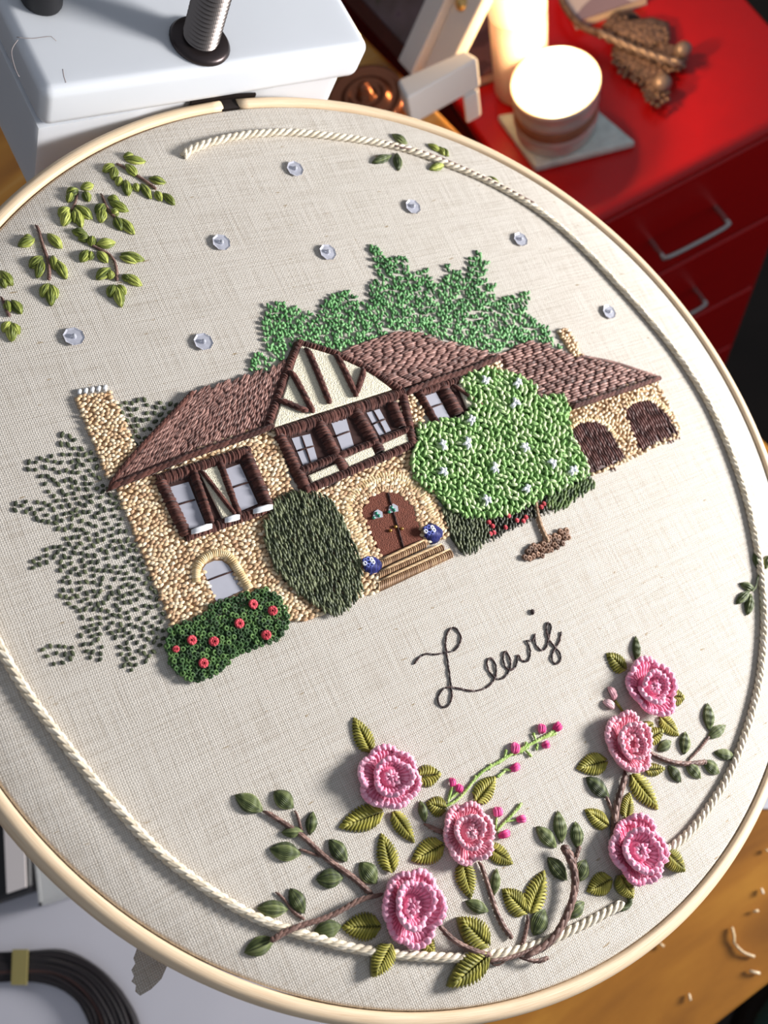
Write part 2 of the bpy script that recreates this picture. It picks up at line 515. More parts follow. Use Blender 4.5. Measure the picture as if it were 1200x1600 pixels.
pe = G(1200, 688); pn = G(1163, 1572)
def tabpt(a, b):   # a = metres along E2 from the right edge (negative = inwards), b = along E1 from the near edge (negative = away)
    o = pe + E1 * ((pn - pe).dot(E1))
    return o + E2 * a + E1 * b
table = empty('wooden_table', (tabpt(-0.35, -0.4).x, tabpt(-0.35, -0.4).y, 0), None)
table.rotation_euler = (0, 0, atan2(E1.y, E1.x))
tag(table, 'orange varnished wooden table under the embroidery hoop', 'table')
bpy.context.view_layer.update()
TI = table.matrix_world.inverted()
def rect_local(a0, a1, b0, b1):
    return [TI @ tabpt(a, b) for a, b in ((a0, b0), (a1, b0), (a1, b1), (a0, b1))]
mb = MB(); mb.prism(rect_local(-0.72, 0, -0.86, 0), TABLE_Z - 0.028, TABLE_Z)
bevel(mb.build('tabletop', TABLEWOOD, table, smooth=False), 0.006, 3)
for a, b in ((-0.68, -0.82), (-0.08, -0.82), (-0.68, -0.08), (-0.08, -0.08)):
    mb = MB(); mb.prism(rect_local(a, a + 0.045, b, b + 0.045), 0.0, TABLE_Z - 0.028)
    mb.build('leg', TABLEWOOD, table, smooth=False)

# ---- red drawer cabinet beside the table
CABZ = CAM_Z - 0.55
ZRED = plain('red_enamel', (196, 8, 10), 0.33, spec=0.5, noise=0.03)
DARKGAP = plain('drawer_gap', (26, 2, 2), 0.8)
STEEL = plain('chrome', (190, 184, 180), 0.25, metal=0.9)
cfr = G(1303, 142, CABZ)                           # front right corner of its top
CW, CDEP = 0.218, 0.43
cab = empty('drawer_cabinet', (cfr.x, cfr.y, 0)); cab.rotation_euler = (0, 0, radians(26))
tag(cab, 'glossy red metal drawer cabinet carrying the candles beside the table', 'cabinet')
# local axes: x along E2 (right), y away from the front (-E1)
mb = MB(); mb.box(-CW, 0, 0.012, CDEP, 0.03, CABZ - 0.012)
mb.build('body', DARKGAP, cab, smooth=False)
mb = MB(); mb.box(-CW, 0, -0.002, CDEP, CABZ - 0.014, CABZ)
bevel(mb.build('top', ZRED, cab, smooth=False), 0.008, 4)
for x in (-CW, -0.006):
    mb = MB(); mb.box(x, x + 0.006, 0.006, CDEP, 0.02, CABZ - 0.014); mb.build('side_panel', ZRED, cab, smooth=False)
bpy.context.view_layer.update()
CI = cab.matrix_world.inverted()
def on_front(px, py):
    d = ray(px, py); fn = Vector((sin(radians(26)), -cos(radians(26)), 0))
    t = (Vector((cfr.x, cfr.y, 0)) - CAMPOS).dot(fn) / d.dot(fn)
    return CI @ (CAMPOS + d * t)
zline = on_front(1115, 386).z
hcen = on_front(1085, 352)
dh = (CABZ - 0.014) - zline
zt = CABZ - 0.0145
k = 0
while zt > 0.08:
    zb = max(0.03, zt - dh)
    mb = MB(); mb.box(-CW + 0.007, -0.007, 0.0, 0.02, zb + 0.004, zt)
    dr = bevel(mb.build('drawer', ZRED, cab, smooth=False), 0.003, 2)
    mb = MB()
    zc = (zb + zt) / 2 + 0.004; hw = 0.027; xc = -CW / 2 + 0.003
    pts = [Vector((xc - hw, 0.004, zc)), Vector((xc - hw, -0.014, zc)), Vector((xc - hw + 0.004, -0.019, zc)), Vector((xc + hw - 0.004, -0.019, zc)), Vector((xc + hw, -0.014, zc)), Vector((xc + hw, 0.004, zc))]
    mb.tube(catmull(pts, 0.002), [0.0021] * len(catmull(pts, 0.002)))
    mb.build('handle', STEEL, dr)
    zt = zb; k += 1
for x in (-CW + 0.02, -0.02):
    for y in (0.03, CDEP - 0.03):
        mb = MB(); mb.lathe([(0.012, 0), (0.012, 0.02), (0.006, 0.022), (0.006, 0.032)], 12, Vector((x, y, 0))); mb.build('foot', DARKGAP, cab)

# ---- coaster and candles on the cabinet
def cabtop(px, py, dz=0.0):
    return G(px, py, CABZ + dz)
cp = [cabtop(x, y, 0.006) for x, y in ((776, 180), (836, 262), (994, 222), (918, 158))]
cc = sum(cp, Vector()) / 4
TILE = plain('glazed_tile', (212, 224, 220), 0.25, noise=0.22, nscale=90)
mb = MB(); mb.prism([p - Vector((cc.x, cc.y, 0)) for p in cp], 0, 0.007)
co = mb.build('tile_coaster', TILE, smooth=False); co.location = (cc.x, cc.y, CABZ); bevel(co, 0.0022, 3)
tag(co, 'pale blue grey glazed tile coaster under the lit tin candle', 'coaster')

TIN = plain('candle_tin', (214, 204, 198), 0.3, metal=0.45, noise=0.05)
TINBAND = plain('tin_label', (150, 104, 78), 0.5, noise=0.15, nscale=120)
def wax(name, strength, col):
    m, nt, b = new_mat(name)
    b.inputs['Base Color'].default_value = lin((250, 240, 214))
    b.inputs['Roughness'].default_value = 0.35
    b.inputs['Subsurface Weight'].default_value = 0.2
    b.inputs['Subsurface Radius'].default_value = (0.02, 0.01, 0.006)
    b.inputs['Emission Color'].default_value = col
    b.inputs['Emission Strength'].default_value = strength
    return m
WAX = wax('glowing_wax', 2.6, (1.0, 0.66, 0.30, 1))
FLAME = wax('flame', 60.0, (1.0, 0.72, 0.36, 1))
WICK = plain('wick', (30, 22, 18), 0.9)
TB = CABZ + 0.0072
ttop = TB + 0.041
tl, tr_ = G(798, 127, ttop), G(938, 127, ttop)
tc_ = (G(868, 82, ttop) + G(868, 174, ttop)) / 2
TRAD = (tr_ - tl).length / 2 * 0.99
tin = empty('tin_candle', (tc_.x, tc_.y, TB))
tag(tin, 'lit candle in a ribbed tin on the tile coaster', 'candle')
r = TRAD
prof = [(r * 0.94, 0), (r * 0.97, 0.002), (r * 0.97, 0.008), (r * 1.0, 0.010), (r * 1.0, 0.012), (r * 0.965, 0.014), (r * 0.965, 0.024), (r * 1.0, 0.026), (r * 1.0, 0.028), (r * 0.97, 0.030), (r * 0.97, 0.034), (r * 1.02, 0.036), (r * 1.02, 0.041), (r * 0.985, 0.041), (r * 0.96, 0.036), (r * 0.96, 0.034)]
mb = MB(); mb.lathe(prof, 48); mb.build('tin', TIN, tin)
mb = MB(); mb.lathe([(r * 0.967, 0.0145), (r * 0.978, 0.0150), (r * 0.978, 0.0230), (r * 0.967, 0.0235)], 48); mb.build('paper_band', TINBAND, tin)
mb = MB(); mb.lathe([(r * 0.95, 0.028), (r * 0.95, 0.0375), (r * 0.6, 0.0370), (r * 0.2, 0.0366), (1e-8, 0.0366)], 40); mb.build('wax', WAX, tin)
mb = MB(); mb.tube([Vector((0, 0, 0.0366)), Vector((0.0004, 0, 0.041)), Vector((0.001, 0, 0.0445))], [0.0006] * 3); mb.build('wick', WICK, tin)
mb = MB(); mb.lathe([(1e-8, 0.0425), (0.0022, 0.0440), (0.0034, 0.0475), (0.0030, 0.0520), (0.0016, 0.0580), (1e-8, 0.064)], 14); mb.build('flame', FLAME, tin)
ld = bpy.data.lights.new('candle_light', 'POINT'); ld.energy = 0.5; ld.color = (1.0, 0.62, 0.28); ld.shadow_soft_size = 0.006
lo = bpy.data.objects.new('candle_light', ld); COL.objects.link(lo); lo.location = (tc_.x, tc_.y, TB + 0.068)

# tall pillar candle behind it
pb = (cabtop(778, 140) + cabtop(862, 140)) / 2 + (-E1) * 0.004
PR = (cabtop(862, 140) - cabtop(778, 140)).length / 2
PILW = plain('pillar_wax', (232, 208, 196), 0.4, noise=0.03, Subsurface_Weight=0.3)
pil = empty('tall_candle', (pb.x, pb.y, CABZ))
tag(pil, 'tall pale pillar candle burning behind the tin candle', 'candle')
PH = 0.105
mb = MB(); mb.lathe([(PR * 0.95, 0), (PR, 0.002), (PR, 0.070)], 40); mb.build('body', PILW, pil)
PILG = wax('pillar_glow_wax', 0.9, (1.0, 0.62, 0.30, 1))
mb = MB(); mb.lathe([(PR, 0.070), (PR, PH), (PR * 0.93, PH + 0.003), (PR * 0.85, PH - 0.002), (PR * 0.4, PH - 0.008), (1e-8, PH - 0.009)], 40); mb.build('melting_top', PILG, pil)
mb = MB(); mb.tube([Vector((0, 0, PH - 0.009)), Vector((0.0006, 0, PH + 0.004))], [0.0008] * 2); mb.build('wick', WICK, pil)
mb = MB(); mb.lathe([(1e-8, PH), (0.003, PH + 0.004), (0.0042, PH + 0.009), (0.0034, PH + 0.016), (1e-8, PH + 0.028)], 14); mb.build('flame', FLAME, pil)
ld = bpy.data.lights.new('tall_candle_light', 'POINT'); ld.energy = 0.5; ld.color = (1.0, 0.62, 0.28); ld.shadow_soft_size = 0.006
lo = bpy.data.objects.new('tall_candle_light', ld); COL.objects.link(lo); lo.location = (pb.x, pb.y, CABZ + PH + 0.034)

# ---- brown leaf ornament lying on the cabinet
LEAFM = plain('bronzed_leaf', (122, 98, 88), 0.42, metal=0.25, noise=0.5, nscale=260, bump=1.0, bscale=420)
BEADM = plain('pewter_beads', (138, 120, 112), 0.35, metal=0.3)
lc = cabtop(1000, 110)
leaf = empty('leaf_ornament', (lc.x, lc.y, CABZ))
tag(leaf, 'brown textured oak leaf ornament with twisted rib on the red cabinet', 'ornament')
def LO(px, py, h=0.0):
    q = G(px, py, CABZ + h); return Vector((q.x - lc.x, q.y - lc.y, h))
axis_px = [(935, 52), (985, 75), (1030, 92), (1062, 100)]
lobes = [[(940, 50), (958, 30), (985, 26), (1002, 40), (1018, 38), (1044, 46), (1046, 66), (1036, 84), (1000, 84), (965, 70)],
         [(1022, 82), (1046, 80), (1066, 84), (1074, 98), (1066, 112), (1048, 112), (1026, 100)],
         [(955, 82), (978, 84), (1008, 96), (1030, 104), (1046, 132), (1044, 156), (1030, 166), (1012, 160), (1004, 140), (992, 128), (974, 120), (960, 104)]]
for lp in lobes:
    mb = MB(); mb.prism([LO(x, y) for x, y in lp], 0.001, 0.009, inset=0.003)
    for (x, y) in scatter(lp, 6.5): q = LO(x, y, 0.0085); mb.ball(q, 0.0021, seg=7, rings=4, zs=0.7)
    mb.build('lobe', LEAFM, leaf)
mb = MB()
ax_ = catmull([LO(x, y, 0.013) for x, y in axis_px], 0.003)
for ph in (0, pi):
    pts = []
    for i, p in enumerate(ax_):
        a = i * 1.3 + ph
        pts.append(p + Vector((-0.5, 0.8, 0)) * 0.0024 * cos(a) + Vector((0, 0, 0.0020 * sin(a))))
    mb.tube(pts, [0.0020] * len(pts), 0.5)
mb.build('twisted_rib', BEADM, leaf)
mb = MB()
for (x, y, rr) in ((1064, 98, 0.006), (1032, 150, 0.0065)):
    q = LO(x, y, 0.0); mb = MB(); mb.ball(Vector((q.x, q.y, 0.012)), rr, zs=0.9, seg=14, rings=8); mb.build('bead_tip', BEADM, leaf)
mb = MB()
st = catmull([LO(936, 53, 0.010), LO(908, 40, 0.010), LO(888, 18, 0.012), LO(876, -6, 0.014), LO(872, -40, 0.014)], 0.004)
mb.tube(st, [0.0026] * len(st)); mb.build('stem', LEAFM, leaf)

# ---- printed books at the back of the cabinet
def print_mat(name, cols, scale):
    m, nt, b = new_mat(name)
    b.inputs['Roughness'].default_value = 0.35
    tc = N(nt, 'ShaderNodeTexCoord'); vo = N(nt, 'ShaderNodeTexVoronoi'); vo.inputs['Scale'].default_value = scale
    vo.distance = 'CHEBYCHEV'
    nt.links.new(tc.outputs['Object'], vo.inputs['Vector'])
    sp = N(nt, 'ShaderNodeSeparateColor'); nt.links.new(vo.outputs['Color'], sp.inputs[0])
    rp = ramp(nt, [(i / (len(cols) - 1), lin(c)) for i, c in enumerate(cols)]); rp.color_ramp.interpolation = 'CONSTANT'
    nt.links.new(sp.outputs[0], rp.inputs['Fac']); nt.links.new(rp.outputs['Color'], b.inputs['Base Color'])
    return m
PRINT1 = print_mat('magazine_print', [(206, 196, 204), (150, 132, 150), (228, 220, 218), (120, 104, 124), (214, 206, 210)], 46)
PRINT2 = print_mat('book_print', [(96, 52, 50), (124, 76, 70), (70, 36, 38), (150, 110, 104)], 60)
PAPER_EDGE = plain('page_edges', (226, 214, 200), 0.8)
def book(name, pxs, thick, z0, cover, label):
    pts = [G(x, y, z0 + thick) for x, y in pxs]
    c = sum(pts, Vector()) / len(pts)
    root = empty(name, (c.x, c.y, z0))
    loc = [Vector((p.x - c.x, p.y - c.y, 0)) for p in pts]
    mb = MB(); mb.prism([p * 0.985 for p in loc], 0.001, thick - 0.001); mb.build('pages', PAPER_EDGE, root, smooth=False)
    mb = MB(); mb.prism(loc, thick - 0.001, thick); mb.build('cover', cover, root, smooth=False)
    mb = MB(); mb.prism(loc, 0, 0.001); mb.build('cover', cover, root, smooth=False)
    return tag(root, label, 'book')
book('magazine', [(880, -10), (900, 34), (1012, -6), (1010, -60), (900, -70)], 0.008, CABZ, PRINT1, 'mauve and white printed magazine at the back of the red cabinet')
book('book', [(700, 40), (730, 128), (772, 112), (772, -30), (700, -40)], 0.010, CABZ, PRINT2, 'reddish brown patterned book lying left of the pillar candle')

# ================================================================== things on the table, far side
WHITEP = plain('white_plastic', (206, 209, 214), 0.32, spec=0.5, noise=0.015, nscale=40, Subsurface_Weight=0.55, Subsurface_Scale=0.006, Subsurface_Radius=(1, 1, 1))
WHITEW = plain('white_painted_wood', (232, 226, 222), 0.5, noise=0.02)
# copper coloured round lid
COPPER = plain('copper', (150, 92, 66), 0.22, metal=0.85, noise=0.12, nscale=50)
lc2 = G(572, 150, TABLE_Z + 0.012)
mb = MB()
rr = (G(632, 150, TABLE_Z + 0.012) - lc2).length
mb.lathe([(rr * 0.9, 0), (rr, 0.003), (rr, 0.010), (rr * 0.96, 0.013), (rr * 0.86, 0.013), (rr * 0.80, 0.010), (rr * 0.62, 0.011), (rr * 0.56, 0.014), (rr * 0.44, 0.014), (rr * 0.40, 0.011), (rr * 0.22, 0.012), (rr * 0.18, 0.019), (rr * 0.10, 0.022), (1e-8, 0.023)], 40)
lid = mb.build('copper_lid', COPPER); lid.location = (lc2.x, lc2.y, TABLE_Z)
tag(lid, 'round copper coloured lid with raised rings beside the white clamp', 'lid')

# white bar stand
zb_ = TABLE_Z + 0.045
q = [G(625, 128, zb_), G(720, 85, zb_), G(745, 88, zb_), G(742, 100, zb_), G(634, 168, zb_)]
c0 = sum(q, Vector()) / len(q)
easel = empty('white_easel', (c0.x, c0.y, TABLE_Z)); tag(easel, 'white angled wooden bar stand holding the framed print', 'stand')
loc = [Vector((p.x - c0.x, p.y - c0.y, 0)) for p in (G(620, 126, zb_), G(728, 78, zb_), G(748, 90, zb_), G(634, 154, zb_))]
mb = MB(); mb.prism(loc, 0.022, 0.045); bevel(mb.build('bar', WHITEW, easel, smooth=False), 0.002)
legp = [G(x, y, zb_) for x, y in ((716, 94), (744, 91), (742, 97), (718, 110))]
mb = MB(); mb.prism([Vector((p.x - c0.x, p.y - c0.y, 0)) for p in legp], 0.0, 0.022); bevel(mb.build('leg', WHITEW, easel, smooth=False), 0.0015)
legp = [G(x, y, zb_) for x, y in ((625, 132), (640, 124), (648, 142), (636, 150))]
mb = MB(); mb.prism([Vector((p.x - c0.x, p.y - c0.y, 0)) for p in legp], 0.0, 0.022); bevel(mb.build('leg', WHITEW, easel, smooth=False), 0.0015)

# framed print leaning behind the bar
def print_picture():
    m, nt, b = new_mat('botanical_print')
    b.inputs['Roughness'].default_value = 0.3
    tc = N(nt, 'ShaderNodeTexCoord'); z = N(nt, 'ShaderNodeTexNoise'); z.inputs['Scale'].default_value = 38; z.inputs['Detail'].default_value = 2
    nt.links.new(tc.outputs['Object'], z.inputs['Vector'])
    rp = ramp(nt, [(0.32, lin((70, 78, 46))), (0.40, lin((108, 92, 92))), (0.60, lin((124, 106, 110))), (0.70, lin((96, 60, 92)))])
    nt.links.new(z.outputs['Fac'], rp.inputs['Fac']); nt.links.new(rp.outputs['Color'], b.inputs['Base Color'])
    return m
BOTAN = print_picture()
DKFRAME = plain('dark_red_wood', (74, 30, 26), 0.4, noise=0.2)
GOLD = plain('gilt', (226, 188, 120), 0.25, metal=0.8)
b0 = G(548, 6); b1 = G(641, 108)
along = (b1 - b0).normalized(); b0 = b1 - along * 0.16
lean = (Vector((0, 0, 1)) * 0.72 + E2 * 0.62 - E1 * 0.12).normalized()
lean = (lean - along * lean.dot(along)).normalized()
nrm = along.cross(lean).normalized()
if nrm.dot(CAMPOS - b1) < 0: nrm = -nrm
fr = empty('framed_print', b1)
Mx = Matrix(((-along.x, lean.x, nrm.x, b1.x), (-along.y, lean.y, nrm.y, b1.y), (-along.z, lean.z, nrm.z, b1.z), (0, 0, 0, 1)))
fr.matrix_world = Mx
tag(fr, 'leaning framed botanical print with dark lower rail and white side rail', 'picture')
FW, FH = 0.16, 0.075
mb = MB(); mb.box(0.008, FW, 0.008, FH, -0.004, 0.001); mb.build('print', BOTAN, fr, smooth=False)
mb = MB(); mb.box(0.0, FW, 0.0, 0.009, -0.006, 0.003); mb.build('lower_rail', DKFRAME, fr, smooth=False)
mb = MB(); mb.box(-0.006, 0.009, 0.0, FH, -0.012, 0.004); mb.build('side_rail', WHITEW, fr, smooth=False)
mb = MB(); mb.box(-0.006, FW, FH, FH + 0.009, -0.012, 0.004); mb.build('upper_rail', WHITEW, fr, smooth=False)
for yy in (0.052, 0.062):
    mb = MB(); mb.ball(Vector((-0.012, yy, -0.006)), 0.0055, seg=12, rings=8); mb.build('clasp', GOLD, fr)
mb = MB(); mb.box(-0.026, -0.006, 0.002, FH, -0.014, -0.004); bevel(mb.build('back_support', WHITEW, fr, smooth=False), 0.002)

# ================================================================== things on the table, near left
PAPERM = plain('grey_white_paper', (206, 204, 212), 0.7, noise=0.03, nscale=20)
pp = [G(x, y) for x, y in ((-260, 1395), (330, 1180), (640, 1610), (-80, 2050))]
pc = sum(pp, Vector()) / 4
mb = MB(); mb.prism([Vector((p.x - pc.x, p.y - pc.y, 0)) for p in pp], 0.0, 0.0008)
sheet = mb.build('paper_sheet', PAPERM, smooth=False); sheet.location = (pc.x, pc.y, TABLE_Z)
tag(sheet, 'large pale grey paper sheet on the table below the hoop', 'paper')
pp = [G(x, y) for x, y in ((1140, 1150), (1290, 1150), (1300, 1262), (1170, 1264))]
pc = sum(pp, Vector()) / 4
mb = MB(); mb.prism([Vector((p.x - pc.x, p.y - pc.y, 0)) for p in pp], 0.0, 0.0008)
card2 = mb.build('note_card', PAPERM, smooth=False); card2.location = (pc.x, pc.y, TABLE_Z)
tag(card2, 'small pale card on the table right of the hoop', 'card')

BLACKM = plain('black_plastic', (14, 12, 16), 0.5, noise=0.1)
zc_ = TABLE_Z + 0.0010
pp = [G(x, y, zc_ + 0.018) for x, y in ((-120, 1180), (44, 1180), (47, 1392), (-100, 1440))]
pc = sum(pp, Vector()) / 4
mb = MB(); mb.prism([Vector((p.x - pc.x, p.y - pc.y, 0)) for p in pp], 0.0, 0.018)
blk = mb.build('black_case', BLACKM, smooth=False); blk.location = (pc.x, pc.y, zc_); bevel(blk, 0.003)
tag(blk, 'black case under the white card at the left edge', 'case')
zw = zc_ + 0.0182
WCARD = plain('white_card', (214, 206, 204), 0.6)
pp = [G(x, y, zw) for x, y in ((4, 1220), (36, 1220), (42, 1386), (12, 1396))]
pc = sum(pp, Vector()) / 4
mb = MB(); mb.prism([Vector((p.x - pc.x, p.y - pc.y, 0)) for p in pp], 0.0, 0.0008)
wc = mb.build('white_card', WCARD, smooth=False); wc.location = (pc.x, pc.y, zw)
tag(wc, 'white card lying on the black case', 'card')
def acrylic():
    m, nt, b = new_mat('clear_acrylic')
    b.inputs['Base Color'].default_value = (0.93, 0.93, 0.92, 1)
    b.inputs['Roughness'].default_value = 0.2
    b.inputs['Transmission Weight'].default_value = 0.6
    b.inputs['IOR'].default_value = 1.35
    return m
ACRY = acrylic()
pp = [G(x, y, zc_ + 0.014) for x, y in ((52, 1325), (62, 1416), (122, 1398), (150, 1330))]
pc = sum(pp, Vector()) / 4
loc = [Vector((p.x - pc.x, p.y - pc.y, 0)) for p in pp]
abox = empty('acrylic_box', (pc.x, pc.y, zc_ + 0.0005)); tag(abox, 'clear acrylic box on the paper beside the white card', 'box')
for i in range(4):
    a, b = loc[i], loc[(i + 1) % 4]
    d = (b - a).normalized(); nn = Vector((-d.y, d.x, 0)) * 0.0016
    if nn.dot(-a) < 0: nn = -nn
    mb = MB(); mb.prism([a, b, b + nn, a + nn], 0.0, 0.014); mb.build('side_pane', ACRY, abox, smooth=False)
mb = MB(); mb.prism([p * 0.93 for p in loc], 0.0121, 0.0136); mb.build('lid', ACRY, abox, smooth=False)

# dark thread skein with a paper band
sk0 = G(45, 1508, zc_)
skein = empty('thread_skein', (sk0.x, sk0.y, zc_)); tag(skein, 'dark brown black floss skein with yellow paper band on the paper', 'skein')
def SKP(x, y, h): q = G(x, y, zc_); return Vector((q.x - sk0.x, q.y - sk0.y, h))
cen = [(-60, 1512), (0, 1510), (48, 1508), (95, 1512), (135, 1532), (165, 1565), (182, 1610), (188, 1680)]
for i in range(30):
    off = (i % 10) / 9 * 2 - 1; lay = i // 10
    pts = []
    for j, (x, y) in enumerate(cen):
        xa, ya = cen[max(j - 1, 0)]; xb, yb = cen[min(j + 1, len(cen) - 1)]
        d = hypot(xb - xa, yb - ya); nx, ny = -(yb - ya) / d, (xb - xa) / d
        sp_ = (20 if j < 3 else 20 + (j - 2) * 3.5) * off + rnd(-2.5, 2.5) * (0.3 if j < 3 else 1.2)
        pts.append(SKP(x - nx * sp_, y - ny * sp_, 0.0012 + lay * 0.0017 * (1 - 0.35 * abs(off)) + rnd(0, 0.0004)))
    cr = catmull(pts, 0.004)
    mb = MB(); mb.tube(cr, [0.0011] * len(cr), random.choice((0.2, 0.4, 0.5, 0.7, 1.0)) if lay else 0.3); mb.build('strand', T_SKEIN, skein)
BAND = plain('yellow_band', (150, 138, 84), 0.6, noise=0.1)
mb = MB()
bp_ = [SKP(30, 1481, 0), SKP(54, 1481, 0), SKP(52, 1536, 0), SKP(28, 1536, 0)]
mb.prism(bp_, 0.0058, 0.0064); mb.build('paper_band', BAND, skein, smooth=False)

# thread clippings on the table
clips = [[(1143, 1448), (1146, 1462), (1146, 1474)], [(1148, 1475), (1160, 1487), (1178, 1494)], [(1170, 1516), (1178, 1518), (1186, 1520)], [(1076, 1552), (1078, 1562)], [(1029, 1473), (1037, 1478)], [(1189, 1388), (1191, 1396)], [(1176, 1424), (1184, 1422)], [(1195, 1327), (1199, 1330)]]
where = ['longest pale thread clipping standing near the hoop right', 'slanted pale thread clipping just below the longest one', 'short pale thread clipping nearest the table corner', 'stubby thread clipping lowest on the table', 'tiny thread clipping touching the hoop rim shadow', 'tiny thread clipping at the right above the lint', 'greyish lint clipping on the table', 'tiny pale clipping farthest up the table']
for cpx, lb in zip(clips, where):
    c0 = G(*cpx[0]); pts = [G(x, y) - c0 + Vector((0, 0, 0.0012 + 0.0006 * (i % 2))) for i, (x, y) in enumerate(cpx)]
    cr = catmull(pts, 0.0015)
    mb = MB(); mb.tube(cr, [0.0006] * len(cr), rnd(0.2, 1)); o = mb.build('thread_clipping', T_CLIP); o.location = c0
    tag(o, lb, 'thread', 'thread clippings on the table')

# teal cushion on a stool below the table's near corner
TEAL = plain('teal_cloth', (44, 84, 86), 0.9, noise=0.2, nscale=30, bump=0.4)
sc = G(1230, 1640, 0.45)
stool = empty('cushioned_stool', (sc.x, sc.y, 0)); tag(stool, 'dark stool with teal cushion below the table corner', 'stool')
mb = MB(); mb.lathe([(0.11, 0.43), (0.125, 0.44), (0.13, 0.455), (0.12, 0.47), (0.08, 0.478), (1e-8, 0.48)], 32, Vector((0.09, -0.05, 0))); mb.build('cushion', TEAL, stool)
mb = MB(); mb.lathe([(0.13, 0.405), (0.135, 0.41), (0.135, 0.425), (0.13, 0.43)], 32, Vector((0.09, -0.05, 0))); mb.build('seat', BLACKM, stool)
for a in (0.5, 2.1, 3.7, 5.3):
    mb = MB(); mb.tube([Vector((0.09 + 0.09 * cos(a), -0.05 + 0.09 * sin(a), 0.41)), Vector((0.09 + 0.13 * cos(a), -0.05 + 0.13 * sin(a), 0.0))], [0.012, 0.010], up=Vector((0, 1, 0))); mb.build('leg', BLACKM, stool)

# ================================================================== CLAMP holding the hoop
RO = R + 0.0037
ZT, ZBOT = 0.0007, -0.0085
clamp = empty('hoop_clamp', mat=HOOP_M); tag(clamp, 'white plastic clamp stand with steel bolts gripping the hoop', 'clamp')
u0, u1 = 0.0014, 0.0134
FLb = P(63, 203, u0); FRb = P(557, 122, u0)
bkR = (P(527, 0, u1) - P(570, 75, u1)); bkR.z = 0; bkR.normalize()
bkL = (P(0, 30, u1) - P(55, 143, u1)); bkL.z = 0; bkL.normalize()
D = 0.075
slab = [FLb, FRb, FRb + bkR * D, FLb + bkL * D]
mb = MB(); mb.prism(slab, u0, u1)
bevel(mb.build('upper_jaw', WHITEP, clamp, smooth=False), 0.0026, 4)
fr_line = [FLb.lerp(P(524, 128, u0), i / 40) for i in range(41)]
FRl = P(524, 128, -0.001)
low = []
for i in range(41):
    p = P(60, 206, 0).lerp(FRl, i / 40); p.z = 0
    rr_ = p.length
    if rr_ < RO + 0.0012: p = p * ((RO + 0.0012) / rr_)
    low.append(p)
low += [low[-1] + bkR * (D - 0.004), low[0] + bkL * (D - 0.002)]
mb = MB(); mb.prism(low, -0.024, u0 - 0.0003); bevel(mb.build('lower_jaw', WHITEP, clamp, smooth=False), 0.0008, 2)
BOLTM = plain('nickel_bolt', (132, 124, 120), 0.3, metal=0.95)
WASH = plain('dark_washer', (66, 58, 58), 0.35, metal=0.8)
bc = P(313, 62, u1 + 0.001); br = 25 * MPP(313, 62)
mb = MB()
prof = [(1e-8, -0.002)]
z = 0.0
while z < 0.045:
    prof += [(br * 0.84, z), (br, z + 0.0006)]; z += 0.00125
prof += [(1e-8, z)]
mb.lathe(prof, 48, bc); mb.build('threaded_bolt', BOLTM, clamp, smooth=False)
mb = MB(); wr = 42 * MPP(313, 62); mb.lathe([(br * 1.02, 0.0001), (wr * 0.98, 0.0001), (wr, 0.0006), (wr * 0.9, 0.0016), (br * 1.02, 0.0018)], 36, Vector((bc.x, bc.y, u1))); mb.build('washer', WASH, clamp)
kc = P(64, 2, u1); kr = 28 * MPP(64, 2)
mb = MB(); mb.lathe([(kr * 0.94, 0.0001), (kr, 0.0008), (kr, 0.02), (kr * 0.9, 0.022), (1e-8, 0.022)], 28, Vector((kc.x, kc.y, u1))); mb.build('black_knob', BLACKM, clamp)
PENCIL = plain('pencil_line', (150, 140, 138), 0.8)
for line in ([(26, 58), (50, 60), (80, 57), (88, 64)], [(98, 108), (100, 120), (103, 129)], [(28, 62), (18, 80), (24, 108), (30, 120)]):
    cr = catmull(PL(line, u1), 0.001); mb = MB(); mb.tube(cr, [0.00012] * len(cr), flat=0.4); mb.build('pencil_mark', PENCIL, clamp)
# post and foot below (world vertical)
HI = HOOP_M.inverted()
cen_l = (low[0] + low[40] + low[-1] + low[-2]) / 4
cw = HOOP_M @ Vector((cen_l.x, cen_l.y, -0.024))
mb = MB()
def vbox(cx, cy, hx_, hy_, z0, z1):
    m = MB(); m.box(cx - hx_, cx + hx_, cy - hy_, cy + hy_, z0, z1)
    m.v = [tuple(HI @ Vector(v)) for v in m.v]; return m
vbox(cw.x + 0.01, cw.y - 0.005, 0.014, 0.014, TABLE_Z + 0.012, cw.z + 0.008).build('post', WHITEP, clamp, smooth=False)
vbox(cw.x + 0.03, cw.y - 0.03, 0.06, 0.05, TABLE_Z + 0.0002, TABLE_Z + 0.012).build('base', WHITEP, clamp, smooth=False)

